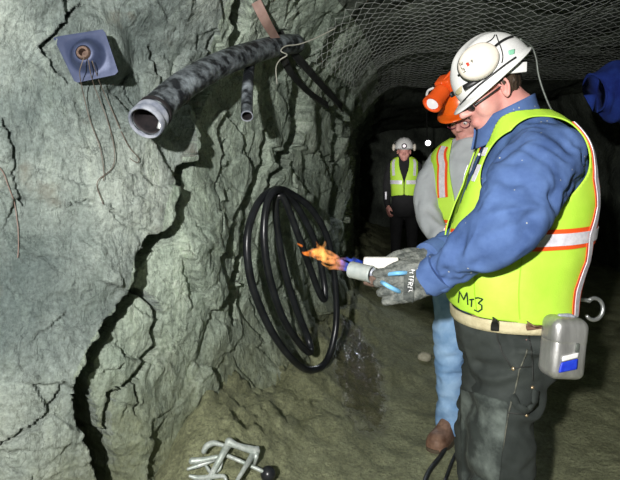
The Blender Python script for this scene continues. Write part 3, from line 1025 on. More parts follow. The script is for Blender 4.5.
class Vest:
    def __init__(s, fig, grid, arms, hem, neck, vhalf, seed, name_parent, material=None, off=0.013, grow=0.012):
        m, n, _ = grid.shape
        V = grid.reshape(-1, 3)
        F = grid_faces(m, n, True)
        N = normals_of(V, F)
        cen = np.repeat(grid.mean(1), n, axis=0)
        if np.mean(((V - cen) * N).sum(1)) < 0: N = -N
        p = V + N * (off + 0.006 * fbm(V * np.array([7, 7, 4]), 3, seed))[:, None]
        w = np.tile(np.linspace(0, 2 * math.pi, n, endpoint=False), m)
        rel = V - fig.c
        lat = rel @ fig.L; fwd = np.cos(w)
        z = V[:, 2]
        mask = z - hem(w)
        for a in arms: mask = np.minimum(mask, seg_dist(V, a) - grow)
        nk = np.hypot((rel @ fig.F) - neck[0], lat * neck[3]) - neck[1]
        mask = np.minimum(mask, np.where(z > neck[2], nk, 1))
        mask = np.minimum(mask, neck[4] - z)
        v = np.abs(lat) - vhalf(z)
        mask = np.minimum(mask, np.where(fwd > 0, v, 1))
        s.grid = p.reshape(m, n, 3); s.N = N.reshape(m, n, 3)
        V2, F2 = clip_grid(p, mask, F)
        s.mask = mask.reshape(m, n)
        s.data = (V2, F2)
        s.o = obj('safety_vest', s.data, material or HIVIS, name_parent, solid=0.004)
        s.bvh = bvh_of(s.data)

    def strip(s, pts, width, off, name, m):
        """pts: list of (angle deg, height) laid over the vest; drawn only where there is vest"""
        g, N = s.grid, s.N
        mm, n, _ = g.shape
        path = []
        for (a0, z0), (a1, z1) in zip(pts[:-1], pts[1:]):
            for t in np.linspace(0, 1, 60, endpoint=False): path.append((a0 + (a1 - a0) * t, z0 + (z1 - z0) * t))
        path.append(pts[-1])
        runs, cur = [], []
        for a, z in path:
            j = (a % 360) / 360 * n
            j0 = int(j) % n; fj = j - int(j); j1 = (j0 + 1) % n
            col = g[:, j0] * (1 - fj) + g[:, j1] * fj
            cn = N[:, j0] * (1 - fj) + N[:, j1] * fj
            cm = s.mask[:, j0] * (1 - fj) + s.mask[:, j1] * fj
            i = np.interp(z, col[:, 2], np.arange(mm))
            i0 = min(int(i), mm - 2); fi = i - i0
            p = col[i0] * (1 - fi) + col[i0 + 1] * fi
            q = unit(cn[i0] * (1 - fi) + cn[i0 + 1] * fi)
            k = cm[i0] * (1 - fi) + cm[i0 + 1] * fi
            if k > 0.3 * width: cur.append((p + q * off, q))
            else:
                if len(cur) > 3: runs.append(cur)
                cur = []
        if len(cur) > 3: runs.append(cur)
        for r in runs:
            P_ = laplacian(np.array([x for x, _ in r]), [(i, i + 1) for i in range(len(r) - 1)], 1)
            obj(name, ribbon(P_, np.array([x for _, x in r]), width, 0.002), m, s.o, sharp=40)

    def tape(s, pts, w=0.052, core=0.030):
        s.strip(pts, w, 0.0035, 'orange_border', ORANGE)
        s.strip(pts, core, 0.0060, 'reflective_stripe', SILVER)


def head_shapes(mb, o, f, u, l, k=1.0, cheek=0.03):
    """head and face: o = between the ears, f = where the face points, u = up, l = the head's left"""
    A = lambda a, b, c: o + k * (a * f + b * u + c * l)
    E = lambda c, rf, ru, rl, **q: mb.add(*ell_data(A(*c), [k * rf * f, k * ru * u, k * rl * l], **q))
    E((0.004, 0.045, 0), 0.098, 0.080, 0.076, nu=36, nv=22)
    secs = [(0.055, 0.028, 0.066, 0.066), (0.02, 0.026, 0.066, 0.067), (-0.02, 0.028, 0.063, 0.064), (-0.055, 0.034, 0.055, 0.055), (-0.085, 0.048, 0.042, 0.042), (-0.102, 0.056, 0.030, 0.030), (-0.113, 0.058, 0.014, 0.016)]
    S = smooth_path(secs, 20); n = 36; V = []
    for (uu, ff, a, b) in S:
        for j in range(n):
            w = 2 * math.pi * j / n
            c, s_ = math.cos(w), math.sin(w)
            V.append(A(ff + a * np.sign(c) * abs(c) ** 0.9, uu, b * np.sign(s_) * abs(s_) ** 0.9))
    V = V + [A(S[0][1], S[0][0], 0), A(S[-1][1], S[-1][0], 0)]
    F = grid_faces(20, n, True)
    for j in range(n):
        F.append((20 * n, (j + 1) % n, j)); F.append((20 * n + 1, 19 * n + j, 19 * n + (j + 1) % n))
    mb.add(V, F)
    mb.add(*limb([A(0.086, 0.028, 0), A(0.101, 0.004, 0), A(0.112, -0.016, 0)], [k * .008, k * .0105, k * .0135], 12, 12))
    for s_ in (-1, 1):
        E((0.099, -0.021, 0.0115 * s_), 0.012, 0.009, 0.0095)
        E((0.045, -0.024, 0.040 * s_), 0.040, 0.042, cheek)
        mb.add(*limb([A(0.096, 0.031, 0.008 * s_), A(0.091, 0.036, 0.030 * s_), A(0.074, 0.03, 0.052 * s_)], [k * .008, k * .009, k * .007], 10, 12))
        E((0.080, 0.012, 0.031 * s_), 0.013, 0.0095, 0.017)
        # ear: shell and rim
        eo = A(-0.006, 0.0, 0.074 * s_)
        up = unit(u - 0.22 * f); out = unit(l * s_ * 0.82 - f * 0.57)
        fr = unit(np.cross(up, l * s_)); fr = fr if fr @ f > 0 else -fr
        mb.add(*ell_data(eo + k * 0.004 * out, [k * 0.016 * unit(f * .8 + l * s_ * .45), k * 0.031 * up, k * 0.006 * out], 16, 10))
        rim = [eo + k * (0.017 * math.cos(w) * -unit(f * 0.85 - l * s_ * 0.5) + 0.031 * math.sin(w) * up + 0.010 * l * s_) for w in np.linspace(-1.4, 2.5, 12)]
        mb.add(*limb(rim, [k * 0.0055] * 12, 10, 26))
    E((0.093, -0.052, 0), 0.0085, 0.0065, 0.022)
    E((0.091, -0.063, 0), 0.0095, 0.0075, 0.019)
    E((0.083, -0.093, 0), 0.014, 0.015, 0.02)
    return A


def head_details(A, par, k=1.0):
    for s_ in (-1, 1):
        e = obj('eye', sph(A(0.083, 0.009, 0.031 * s_), 0.0112 * k), EYEW, par)
        c = A(0.083, 0.009, 0.031 * s_); d = unit(A(1, -0.35, 0.05 * s_) - A(0, 0, 0))
        obj('pupil', sph(c + d * 0.0075 * k, 0.0052 * k), BLACK, e)


def hair_cap(A, f, u, l, o, par, k=1.0, low=-0.07, seed=3, hat=None):
    V, F = ell_data(A(-0.002, 0.030, 0), [k * 0.107 * f, k * 0.082 * l, k * 0.100 * u], 120, 80)
    V = np.array(V)
    r = (V - o) / k
    a, b, c = r @ f, r @ u, r @ l
    hl = np.where(a > 0.0, 0.022 + 0.6 * np.clip(a - 0.0, 0, 1), np.where(a > -0.03, 0.022 + (a - 0) * 2.2, low + 0.02 * np.cos(c * 30)))
    mask = b - hl - 0.006 * vnoise(np.stack([a * 160, c * 160, b * 20], 1), seed)
    N = normals_of(V, F)
    if np.mean(((V - V.mean(0)) * N).sum(1)) < 0: N = -N
    q = np.stack([a * 120, c * 120, b * 18], 1)
    V = V + N * (k * (0.003 + 0.005 * fbm(q, 3, seed)))[:, None]
    V2, F2 = clip_grid(V, mask, F)
    if hat: V2 = tuck(V2, *hat, s=0.96)
    return obj('hair', (V2, F2), HAIR, par, solid=0.006)


def helmet(par, c, h, up, shell, k=1.0, visor=0.05, name='hard_hat', drop=0.25):
    """c = middle of the rim, h = forward, up = crown direction"""
    h = unit(h); up = unit(up - h * (up @ h)); l = np.cross(up, h)
    n = 72
    w = np.linspace(0, 2 * math.pi, n, endpoint=False)
    rows = []
    a0, b0, H = 0.132 * k, 0.112 * k, 0.128 * k
    brim = 0.009 + visor * np.clip(np.cos(w), 0, 1) ** 1.6
    for t in (1.0, 0.66, 0.33):
        A_ = (a0 + brim * k * t) * np.cos(w); B_ = (b0 + (0.010 + 0.004 * np.clip(np.cos(w), 0, 1)) * k * t) * np.sin(w)
        dz = -drop * brim * k * t * 1.0 - 0.004 * t
        rows.append(c + A_[:, None] * h + B_[:, None] * l + dz[:, None] * up)
    for t in np.linspace(0.0, 1.0, 26):
        ang = t * math.pi / 2
        s_ = math.cos(ang) ** 0.86; zz = H * math.sin(ang) ** 0.92
        A_ = a0 * s_ * np.cos(w); B_ = b0 * s_ * np.sin(w)
        ridge = 0.006 * k * (np.exp(-(B_ / (0.014 * k)) ** 2) + 0.6 * np.exp(-((np.abs(B_) - 0.05 * k) / (0.010 * k)) ** 2)) * sstep(0.35, 0.7, t)
        rows.append(c + A_[:, None] * h + B_[:, None] * l + (zz + ridge)[:, None] * up)
    V = np.concatenate(rows)
    F = grid_faces(len(rows), n, True)
    data = (V, F)
    o = obj(name, data, shell, par, solid=0.004, sharp=60)
    return o, bvh_of(data), (h, up, l)


def tuck(V, c, h, up, k, s=0.93):
    """seat the crown of a head inside the helmet worn on it"""
    V = np.asarray(V, float).copy(); h = unit(h); up = unit(up - h * (up @ h)); l = np.cross(up, h)
    r = V - c
    x, y, z = r @ h, r @ l, r @ up
    q = np.sqrt((x / (.132 * k)) ** 2 + (y / (.112 * k)) ** 2 + (np.maximum(z, 0) / (.128 * k)) ** 2)
    f = np.where((z > -0.012) & (q > s), s / np.maximum(q, 1e-6), 1.0)
    near = np.linalg.norm(r, axis=1) < 0.3
    f = np.where(near, f, 1.0)
    f = 1 - (1 - f) * sstep(-0.012, 0.004, z)
    return c + (x * f)[:, None] * h + (y * f)[:, None] * l + (np.where(z > 0, z * f, z))[:, None] * up


def glove_hand(mb, W, d, back, k=1.0, curl=(0.5, 0.9, 0.9), spread=0.006, thumb_side=None, thumb=None):
    """gloved hand: W wrist, d along the palm, back = direction the back of the hand faces; thumb_side = lateral direction of the thumb"""
    d = unit(d); back = unit(back - d * (back @ d)); s = unit(thumb_side - d * (thumb_side @ d) - back * (thumb_side @ back))
    A = lambda a, b, c: W + k * (a * d + b * back + c * s)
    # palm
    mb.add(*limb([A(-0.03, 0, 0), A(0.0, 0, 0), A(0.03, 0, 0.002)], [k * .032, k * .031, k * .03], 14, 12))
    for c in (-0.034, -0.0115, 0.0115, 0.034):
        mb.add(*limb([A(0.012, 0, c * 0.7), A(0.05, 0.002, c * 0.95), A(0.092, 0.004, c)], [k * .020, k * .0170, k * .0115], 12, 14))
    # four fingers, curling to the palm side
    for i, (c, L_) in enumerate([(0.034, 0.078), (0.0115, 0.086), (-0.0115, 0.080), (-0.034, 0.064)]):
        p = A(0.092, 0.004, c); ang = 0.0
        pts = [A(0.07, 0.003, c), p]
        for q, frac in enumerate((0.46, 0.30, 0.24)):
            ang += curl[q]
            p = p + k * L_ * frac * (math.cos(ang) * d - math.sin(ang) * back + (0.04 * (1.5 - i)) * s)
            pts.append(p)
        mb.add(*limb(pts, [k * .0112, k * .0112, k * .0106, k * .0100, k * .0088], 12, 26))
    if thumb is None:
        thumb = [(0.018, -0.004, 0.026), (0.045, -0.012, 0.048), (0.072, -0.022, 0.052), (0.094, -0.034, 0.044)]
    mb.add(*limb([A(*q) for q in thumb], [k * .018, k * .0155, k * .0135, k * .011], 12, 20))
    return A


def boot(par, heel, d, m=LEATHER, k=1.0):
    d = unit((d[0], d[1], 0)); s = np.cross((0, 0, 1), d); z = heel[2]
    A = lambda a, b, c: np.array([heel[0], heel[1], z]) + k * (a * d + b * s + np.array([0, 0, c]))
    secs = [(-0.02, .034, .09, .035), (0.02, .042, .14, .042), (0.07, .042, .13, .045), (0.12, .044, .092, .048), (0.18, .051, .066, .051), (0.23, .050, .062, .050), (0.262, .036, .048, .036), (0.272, .012, .02, .012)]
    S = smooth_path(secs, 30); n = 24; V = []
    for a, b, h, _ in S:
        for j in range(n):
            w = 2 * math.pi * j / n
            cc, ss = math.cos(w), math.sin(w)
            V.append(A(a, b * np.sign(cc) * abs(cc) ** .75, 0.022 + (h if ss > 0 else 0.012) * np.sign(ss) * abs(ss) ** (0.8 if ss > 0 else .4)))
    V += [A(S[0][0], 0, 0.05), A(S[-1][0], 0, 0.03)]
    F = grid_faces(30, n, True)
    for j in range(n):
        F.append((30 * n, (j + 1) % n, j)); F.append((30 * n + 1, 29 * n + j, 29 * n + (j + 1) % n))
    mb = MB(); mb.add(V, F)
    mb.add(*limb([A(0.025, 0, 0.09), A(0.02, 0, 0.16), A(0.015, 0, 0.24)], [k * .046, k * .05, k * .054], 20, 14))
    Vb, Fb = fuse(mb, 0.006, 4)
    b = obj('boot', (Vb, Fb), m, par)
    V = []
    for hgt in (0.0, 0.026):
        for j in range(40):
            w = 2 * math.pi * j / 40
            cc, ss = math.cos(w), math.sin(w)
            x = 0.125 + 0.152 * np.sign(cc) * abs(cc) ** 0.7
            wd = 0.040 + 0.014 * sstep(0.05, 0.2, x)
            V.append(A(x, wd * np.sign(ss) * abs(ss) ** .7, hgt))
    V += [A(0.125, 0, 0), A(0.125, 0, 0.026)]
    F = grid_faces(2, 40, True)
    for j in range(40):
        F.append((80, (j + 1) % 40, j)); F.append((81, 40 + j, 40 + (j + 1) % 40))
    obj('sole', (V, F), SOLE, b, sharp=40)
    return b


def stroke(par, name, pxs, bvh, w, m, off=0.004, up=None):
    mb = MB()
    for line in pxs:
        q, nn = on_surface(line, bvh, 0.6, off)
        if len(q) > 1: mb.add(*ribbon(q, nn, w, 0.0008))
    return obj(name, mb, m, par) if mb.V else None


# ------------------------------------------------------------------ 1. the big man with the torch
gz0 = lambda x, y: float(floor_z(np.array([x]), np.array([y]))[0])
M = Figure((0.645, 1.68), (-0.988, 0.13))
root1 = thing('person', 'person in white hard hat, blue denim shirt and lime vest bending over a lit torch', 'person', (0.665, 1.68, gz0(.665, 1.68)))
SEC1 = [(0.80, 0.0, 0.150, 0.170, 2.3), (0.88, 0.006, 0.158, 0.176, 2.3), (0.95, 0.014, 0.178, 0.186, 2.25), (1.03, 0.014, 0.192, 0.192, 2.2), (1.12, 0.002, 0.200, 0.196, 2.2), (1.22, -0.018, 0.193, 0.200, 2.25),
        (1.32, -0.034, 0.176, 0.202, 2.35), (1.40, -0.044, 0.156, 0.200, 2.4), (1.455, -0.046, 0.134, 0.186, 2.4), (1.495, -0.036, 0.112, 0.152, 2.3), (1.53, -0.018, 0.086, 0.104, 2.1), (1.555, 0.0, 0.070, 0.078, 2.0)]
G1 = torso_grid(M, SEC1)
Lsh, Lel, Lwr = M.at(-0.058, 0.172, 1.405), P(504, 227, 1.38), P(432, 277, 1.49)
Rsh, Rel, Rwr = M.at(-0.02, -0.175, 1.405), np.array([0.60, 1.86, 1.14]), P(431, 257, 1.70)
LARM = [(Lsh + np.array([-.006, 0, 0]), .099), (Lsh * .55 + Lel * .45 + np.array([-.012, 0, .004]), .104), (Lel, .086), (Lel * .5 + Lwr * .5, .070), (Lwr, .051)]
RARM = [(Rsh, .094), (Rsh * .55 + Rel * .45, .086), (Rel, .076), (Rel * .5 + Rwr * .5, .064), (Rwr, .047)]
# head frame
fh = unit((-0.86, -0.14, -0.49)); uh = unit(np.array([-0.49, 0.0, 0.86]) - fh * (np.array([-0.49, 0.0, 0.86]) @ fh)); lh = np.cross(uh, fh)
EAR1 = P(500.5, 89, 1.60)
HO1 = EAR1 - lh * 0.074
body = MB()
A1 = head_shapes(body, HO1, fh, uh, lh, 0.99, 0.026)
body.add(*limb([HO1 - 0.02 * fh + 0.0 * uh, HO1 - 0.035 * fh - 0.07 * uh, M.at(-0.005, 0, 1.54), M.at(-0.01, 0, 1.46)], [.066, .07, .073, .085], 24, 20))
body.add(*limb([HO1 + 0.01 * fh - 0.06 * uh, HO1 + 0.0 * fh - 0.10 * uh, M.at(0.03, 0, 1.50)], [.05, .055, .05], 20, 14))
core = G1.copy(); core = core.mean(1, keepdims=True) + (core - core.mean(1, keepdims=True)) * 0.9
body.add(*closed(core))
for ARM in (LARM, RARM): body.add(*limb([a for a, _ in ARM], [r * .62 for _, r in ARM], 16, 30))
LLEG = [((M.at(0.01, 0.085, 0.84)), .104), (M.at(0.045, 0.098, 0.66), .100), (M.at(0.06, 0.105, 0.46), .092), (M.at(0.025, 0.112, 0.25), .083), (M.at(0.01, 0.115, 0.09), .083)]
RLEG = [((M.at(0.01, -0.085, 0.84)), .104), (M.at(0.045, -0.105, 0.66), .100), (M.at(0.07, -0.125, 0.46), .092), (M.at(0.06, -0.135, 0.25), .083), (M.at(0.05, -0.14, 0.09), .083)]
for LEG in (LLEG, RLEG): body.add(*limb([a for a, _ in LEG], [r * .7 for _, r in LEG], 16, 30))
dL = unit(P(396, 285, 1.50) - Lwr); dR = unit(P(398, 262, 1.66) - Rwr)
for W_, d_, b_, t_ in ((Lwr, dL, np.array([0, -1.0, 0.12]), np.array([0, -.1, 1.0])), (Rwr, dR, np.array([-.1, -.35, 0.9]), np.array([-.2, -1.0, -.3]))):
    body.add(*limb([W_ - d_ * .03, W_ + d_ * .05], [.026, .02], 12, 8))
hh = unit((-0.755, -0.10, -0.65)); hu = np.array([-0.66, -0.03, 0.75])
rim = P(493.5, 75.5, 1.68)
bd = fuse(body, 0.0045, 5)
bd = (tuck(bd[0], rim, hh, hu, 0.99), bd[1])
ob = obj('body', bd, SKIN, root1)
head_details(A1, ob, 0.99)
hair_cap(A1, fh, uh, lh, HO1, root1, 0.99, hat=(rim, hh, hu, 0.99))

# shirt
sm = MB()
sm.add(*closed(G1[int(0.16 * len(G1)):int(0.93 * len(G1))]))
for ARM in (LARM, RARM): sm.add(*limb([a for a, _ in ARM], [r for _, r in ARM], 24, 50))
for S_ in (1, -1): sm.add(*limb([M.at(-0.03, 0.06 * S_, 1.475), M.at(-0.045, 0.12 * S_, 1.445), M.at(-0.055 if S_ > 0 else -0.02, 0.17 * S_, 1.41)], [.07, .08, .09], 20, 16))
V, F = fuse(sm, 0.007, 6)
armd = np.minimum(seg_dist(V, LARM), seg_dist(V, RARM))
am = sstep(0.05, 0.0, armd)
ax_ = unit(Lwr - Lsh)
Vw = wrinkle(V, F, 0.014, 10, 400, (1.0, 1.0, 1.0))
V = V + (Vw - V) * (0.25 + 0.75 * am)[:, None]
V = laplacian(V, F, 1)
shirt = obj('denim_shirt', (V, F), DENIM, root1)
_nt = DENIM.node_tree; _b = _nt.nodes['Principled BSDF']; _src = _b.inputs['Base Color'].links[0].from_socket
_tc = _nt.nodes.new('ShaderNodeTexCoord'); _vo = _nt.nodes.new('ShaderNodeTexVoronoi'); _vo.inputs['Scale'].default_value = 55
_nt.links.new(_tc.outputs['Object'], _vo.inputs['Vector'])
_mr = _nt.nodes.new('ShaderNodeMapRange'); _mr.inputs[1].default_value = 0.16; _mr.inputs[2].default_value = 0.10
_nt.links.new(_vo.outputs['Distance'], _mr.inputs[0])
_sc = _nt.nodes.new('ShaderNodeSeparateColor'); _nt.links.new(_vo.outputs['Color'], _sc.inputs[0])
_gt = _nt.nodes.new('ShaderNodeMath'); _gt.operation = 'GREATER_THAN'; _gt.inputs[1].default_value = 0.82; _nt.links.new(_sc.outputs[0], _gt.inputs[0])
_mu = _nt.nodes.new('ShaderNodeMath'); _mu.operation = 'MULTIPLY'; _nt.links.new(_mr.outputs[0], _mu.inputs[0]); _nt.links.new(_gt.outputs[0], _mu.inputs[1])
_mx = _nt.nodes.new('ShaderNodeMix'); _mx.data_type = 'RGBA'; _nt.links.new(_mu.outputs[0], _mx.inputs[0]); _nt.links.new(_src, _mx.inputs[6]); _mx.inputs[7].default_value = (0.42, 0.42, 0.38, 1)
_nt.links.new(_mx.outputs[2], _b.inputs['Base Color'])
SHIRT_B = bvh_of((V, F))
# cuffs
for W_, E_ in ((Lwr, Lel), (Rwr, Rel)):
    d_ = unit(W_ - E_)
    obj('cuff', tube_data([W_ - d_ * .035, W_ - d_ * .01, W_ + d_ * .018, W_ + d_ * .02], [.055, .054, .052, .046], 24, None), DENIM, shirt, sharp=50)
# collar standing round the neck, open at the front
w = np.linspace(math.radians(18), math.radians(342), 70)
rows = []
for t in np.linspace(0, 1, 9):
    r = 0.112 - 0.028 * t + 0.018 * max(0, t - .6)
    base = M.at(0.018, 0, 1.475) + (0.085 * t) * unit(0.55 * M.F * 0 + M.U) + M.F * 0.012 * t
    tilt = -0.045 * np.cos(w)
    rows.append(base + (r * 0.98 * np.cos(w))[:, None] * M.F + (r * np.sin(w))[:, None] * M.L + tilt[:, None] * M.U)
obj('collar', (np.concatenate(rows), grid_faces(9, 70)), DENIM, shirt, solid=0.006)

vest1 = Vest(M, G1, [LARM[:2] + [(M.at(0.02, 0.19, 1.36), .105)], RARM[:2] + [(M.at(0.03, -0.19, 1.36), .105)]],
             lambda w: 0.932 + 0.022 * np.cos(w) + 0.003 * np.sin(5 * w), (-0.005, 0.098, 1.40, 0.92, 1.56), lambda z: 0.006 + 0.084 * sstep(1.05, 1.40, z), 200, root1, grow=0.012)
vest1.tape([(14, 1.155), (90, 1.168), (180, 1.185), (270, 1.168), (346, 1.155)], 0.058, 0.034)
for S_ in (1, -1):
    vest1.tape([(142 * S_, 1.50), (144 * S_, 1.42), (139 * S_, 1.34), (144 * S_, 1.26), (139 * S_, 1.18), (143 * S_, 1.10), (138 * S_, 1.02), (140 * S_, 0.94)], 0.05, 0.028)
    sp1 = []
    for zz in np.linspace(1.43, 1.33, 6):
        i_ = int(np.argmin(np.abs(G1[:, 0, 2] - zz))); js = np.arange(4, 26) * S_
        sp1.append((float(js[np.argmax(vest1.mask[i_, js])]) * 3.0, float(zz)))
    vest1.strip(sp1, 0.020, 0.004, 'reflective_stripe', SILVER)
vest1.strip([(52, 0.955), (52, 1.13)], 0.003, 0.003, 'seam', mat('lime_seam', (0.35, 0.6, 0.02)))
for S_ in (1,):
    vest1.strip([(86, 0.945), (84, 1.13)], 0.003, 0.003, 'seam', bpy.data.materials['lime_seam'])
stroke(vest1.o, 'marker_writing', [[(460, 302), (461, 291), (465, 299), (468, 292), (469, 304)], [(470.5, 299), (475, 298.5)], [(472.6, 299), (472.4, 306)],
                               [(476, 297.5), (479, 297), (483.5, 298.5), (479, 302.5), (482.5, 304.5), (482.5, 308.5), (479, 311), (475, 309)]], vest1.bvh, 0.0042, INK, 0.006)

# trousers
tm = MB()
gt = torso_grid(M, [(0.74, 0.012, 0.135, 0.172, 2.2), (0.80, 0.010, 0.155, 0.178, 2.3), (0.86, 0.010, 0.164, 0.182, 2.3), (0.905, 0.014, 0.170, 0.185, 2.3), (0.925, 0.014, 0.171, 0.186, 2.3)], 60, 30)
tm.add(*closed(gt))
for LEG in (LLEG, RLEG): tm.add(*limb([a for a, _ in LEG], [r for _, r in LEG], 28, 50))
V, F = fuse(tm, 0.008, 5)
V = wrinkle(V, F, 0.016, 6.5, 300, (1, 1, 1.7)); V = laplacian(V, F, 1)
trou = obj('work_trousers', (V, F), CANVAS, root1)
TB = bvh_of((V, F))
# double knee panel, seams, hammer loop, rivets
def panel(pxq, bvh, nx, ny, name, m, par, off=0.004):
    (a, b, c, d) = [np.array(q, float) for q in pxq]
    V = []
    for i in range(ny):
        for j in range(nx):
            s_, t = j / (nx - 1), i / (ny - 1)
            q = (a * (1 - s_) + b * s_) * (1 - t) + (d * (1 - s_) + c * s_) * t
            h, n = ray(q[0], q[1], bvh)
            if h is None: h, n = V[-1] if V else P(q[0], q[1], 1.5), np.array([0, -1, 0])
            V.append(h + n * off)
    V = laplacian(np.array(V), grid_faces(ny, nx), 2)
    return obj(name, (V, grid_faces(ny, nx)), m, par, solid=0.003)
panel([(461, 388), (509, 402), (497, 500), (462, 500)], TB, 30, 44, 'knee_panel', DUST, trou)
SEAM = mat('dark_seam', (0.02, 0.022, 0.02))
SEAMG = mat('worn_seam', (0.03, 0.035, 0.03), (0.13, 0.13, 0.10), 40, 0.8)
for ln in ([(498, 325), (497, 338), (502, 352), (513, 368)], [(528, 330), (531, 350), (532, 380)]): stroke(trou, 'seam', [ln], TB, 0.004, SEAM, 0.004)
for ln in ([(519, 369), (515, 390), (509, 410), (504, 440), (497, 480)], [(519, 370), (527, 350)]): stroke(trou, 'worn_seam', [ln], TB, 0.004, SEAMG, 0.003)
for ln in ([(514, 368), (532, 366)], [(507, 412), (526, 414)]): stroke(trou, 'pocket_edge', [ln], TB, 0.004, SEAM, 0.004)
q, nn = on_surface([(512, 396), (516, 405), (524, 408), (531, 402), (533, 390)], TB, 2, 0.012)
obj('hammer_loop', ribbon(q, nn, 0.02, 0.004), CANVAS, trou)
for (x, y) in ((513.5, 368.5), (532, 387.5), (526, 415), (543, 343)):
    h, n = ray(x, y, TB)
    if h is not None: obj('rivet', lathe_data(h + n * 0.002, n, [(0.0055, 0), (0.0055, 0.002), (0.003, 0.004), (0.0002, 0.004)], 12), BRASS, trou)
# belt
gb = torso_grid(M, [(0.900, 0.014, 0.1765, 0.1915, 2.3), (0.934, 0.014, 0.178, 0.1925, 2.3)], 120, 4)
belt = obj('web_belt', (gb.reshape(-1, 3), grid_faces(4, 120, True)), TAN, root1, solid=0.005)
BB = bvh_of((gb.reshape(-1, 3), grid_faces(4, 120, True)))
panel([(490.5, 315), (500, 316), (500, 332), (490.5, 331)], BB, 6, 6, 'belt_loop', BLACK, belt, 0.005)
panel([(523, 318), (549, 317), (549, 327), (525, 331)], BB, 8, 6, 'leather_keeper', LEATHER, belt, 0.006)

# gloves
gm = MB()
AL = glove_hand(gm, Lwr + dL * .012, dL, np.array([0, -1.0, 0.15]), 1.12, (0.55, 1.15, 0.9), thumb_side=np.array([0, -.1, 1.0]),
                thumb=[(0.018, -0.004, 0.026), (0.05, -0.006, 0.042), (0.082, -0.014, 0.04), (0.108, -0.022, 0.032)])
gl = fuse(gm, 0.0026, 1); V, F = gl
gl = (wrinkle(np.array(V), F, 0.0016, 60, 510), F)
gL = obj('work_glove', gl, GLOVE, root1)
GB = bvh_of(gl)
gm = MB()
AR = glove_hand(gm, Rwr + dR * .012, dR, np.array([-.1, -.45, 0.85]), 1.05, (0.6, 1.0, 0.8), thumb_side=np.array([-.2, -1.0, -.45]),
                thumb=[(0.018, -0.004, 0.026), (0.045, -0.014, 0.05), (0.074, -0.026, 0.058), (0.10, -0.036, 0.054)])
V, F = fuse(gm, 0.0026, 1)
gR = obj('work_glove', (wrinkle(np.array(V), F, 0.0016, 60, 520), F), GLOVE, root1)
# wrist strap with the white lettering P I T F R E E down it
panel([(404, 272), (416, 270), (414, 303), (403, 300)], GB, 12, 18, 'wrist_strap', GLOVEBK, gL, 0.0025)
GLY = {'P': [[(0, 1), (0, 0), (1, .1), (1, .5), (0, .55)]], 'I': [[(.5, 0), (.5, 1)]], 'T': [[(0, 0), (1, 0)], [(.5, 0), (.5, 1)]], 'F': [[(0, 1), (0, 0), (1, 0)], [(0, .5), (.8, .5)]],
       'R': [[(0, 1), (0, 0), (1, .1), (1, .45), (0, .5), (1, 1)]], 'E': [[(1, 0), (0, 0), (0, 1), (1, 1)], [(0, .5), (.8, .5)]], 'M': [[(0, 1), (0, 0), (.5, .6), (1, 0), (1, 1)]], 'L': [[(0, 0), (0, 1), (1, 1)]]}
def letters(word, org, adv, upv, adv_w, bvh, w, m, par, off, name):
    """adv = px step from letter to letter, upv = px vector down one letter height"""
    org, adv, upv = np.array(org, float), np.array(adv, float), np.array(upv, float)
    lines = []
    for i, ch in enumerate(word):
        for ln in GLY[ch]:
            lines.append([tuple(org + adv * (i + x * adv_w) + upv * y) for x, y in ln])
    return stroke(par, name, lines, bvh, w, m, off)
letters('PITFREE', (414.8, 270.2), (-0.35, 3.1), (-3.6, -0.4), 0.7, GB, 0.0021, WHITEINK, gL, 0.0075, 'glove_lettering')

# hard hat of the first man
hh = unit((-0.755, -0.10, -0.65)); hu = np.array([-0.66, -0.03, 0.75])
rim = P(493.5, 75.5, 1.68)
hat1, HB, (h_, u_, l_) = helmet(root1, rim, hh, hu, WHITEHAT, 0.99, 0.036)
def hatpt(x, y): return ray(x, y, HB)
h0, n0 = hatpt(478, 63)
n0 = unit(n0 + 0.9 * l_)
ea = unit(P(494, 49, 1.6) - P(462, 74, 1.6)); ea = unit(ea - n0 * (ea @ n0)); eb = np.cross(n0, ea)
V = []
for rr_, hh_ in [(0.9, 0.004), (1.0, 0.007), (1.0, 0.018), (0.96, 0.026), (0.86, 0.031), (0.6, 0.034), (0.3, 0.035), (0.01, 0.035)]:
    for t in np.linspace(0, 2 * math.pi, 40, endpoint=False): V.append(h0 + n0 * hh_ + rr_ * (0.064 * math.cos(t) * ea + 0.051 * math.sin(t) * eb))
muff_d = (V, grid_faces(8, 40, True))
muff = obj('ear_muff', muff_d, CREAM, hat1)
MBV = bvh_of(muff_d)
V, F = ell_data(h0 + n0 * 0.004, [ea * 0.066, eb * 0.053, n0 * 0.010], 40, 16)
obj('muff_cushion', (V, F), BLACK, hat1)
letters('MLE', (466, 71.5), (-1.5, -3.6), (-2.6, 1.2), 0.7, MBV, 0.0017, INK, hat1, 0.0006, 'muff_lettering')
stroke(hat1, 'red_mark', [[(466.2, 63), (468.2, 66.5)], [(467.6, 62.5), (469.2, 65.6)]], MBV, 0.0045, REDINK, 0.0008)
stroke(hat1, 'muff_lettering', [[(470.5, 60), (472.5, 62.5)], [(472, 59.5), (470.6, 62.3)], [(472.6, 60), (472.4, 62.8)]], MBV, 0.0014, INK, 0.0008)
def hat_tube(pxs, r, name, m, off, bv=HB):
    q, nn = on_surface(pxs, bv, 2, off)
    q = laplacian(q, [(i, i + 1) for i in range(len(q) - 1)], 6)
    return obj(name, tube_data(q, r, 8), m, hat1)
hat_tube([(457, 77), (461, 75), (466, 72.5)], 0.004, 'muff_arm', BLACK, 0.006)
hat_tube([(491, 51), (500, 43), (510, 38), (519, 38)], 0.004, 'muff_arm', BLACK, 0.006)
hat_tube([(468, 49.5), (475, 46), (485, 44.5), (494, 40), (495, 33)], 0.0018, 'helmet_cord', BLACK, 0.004)
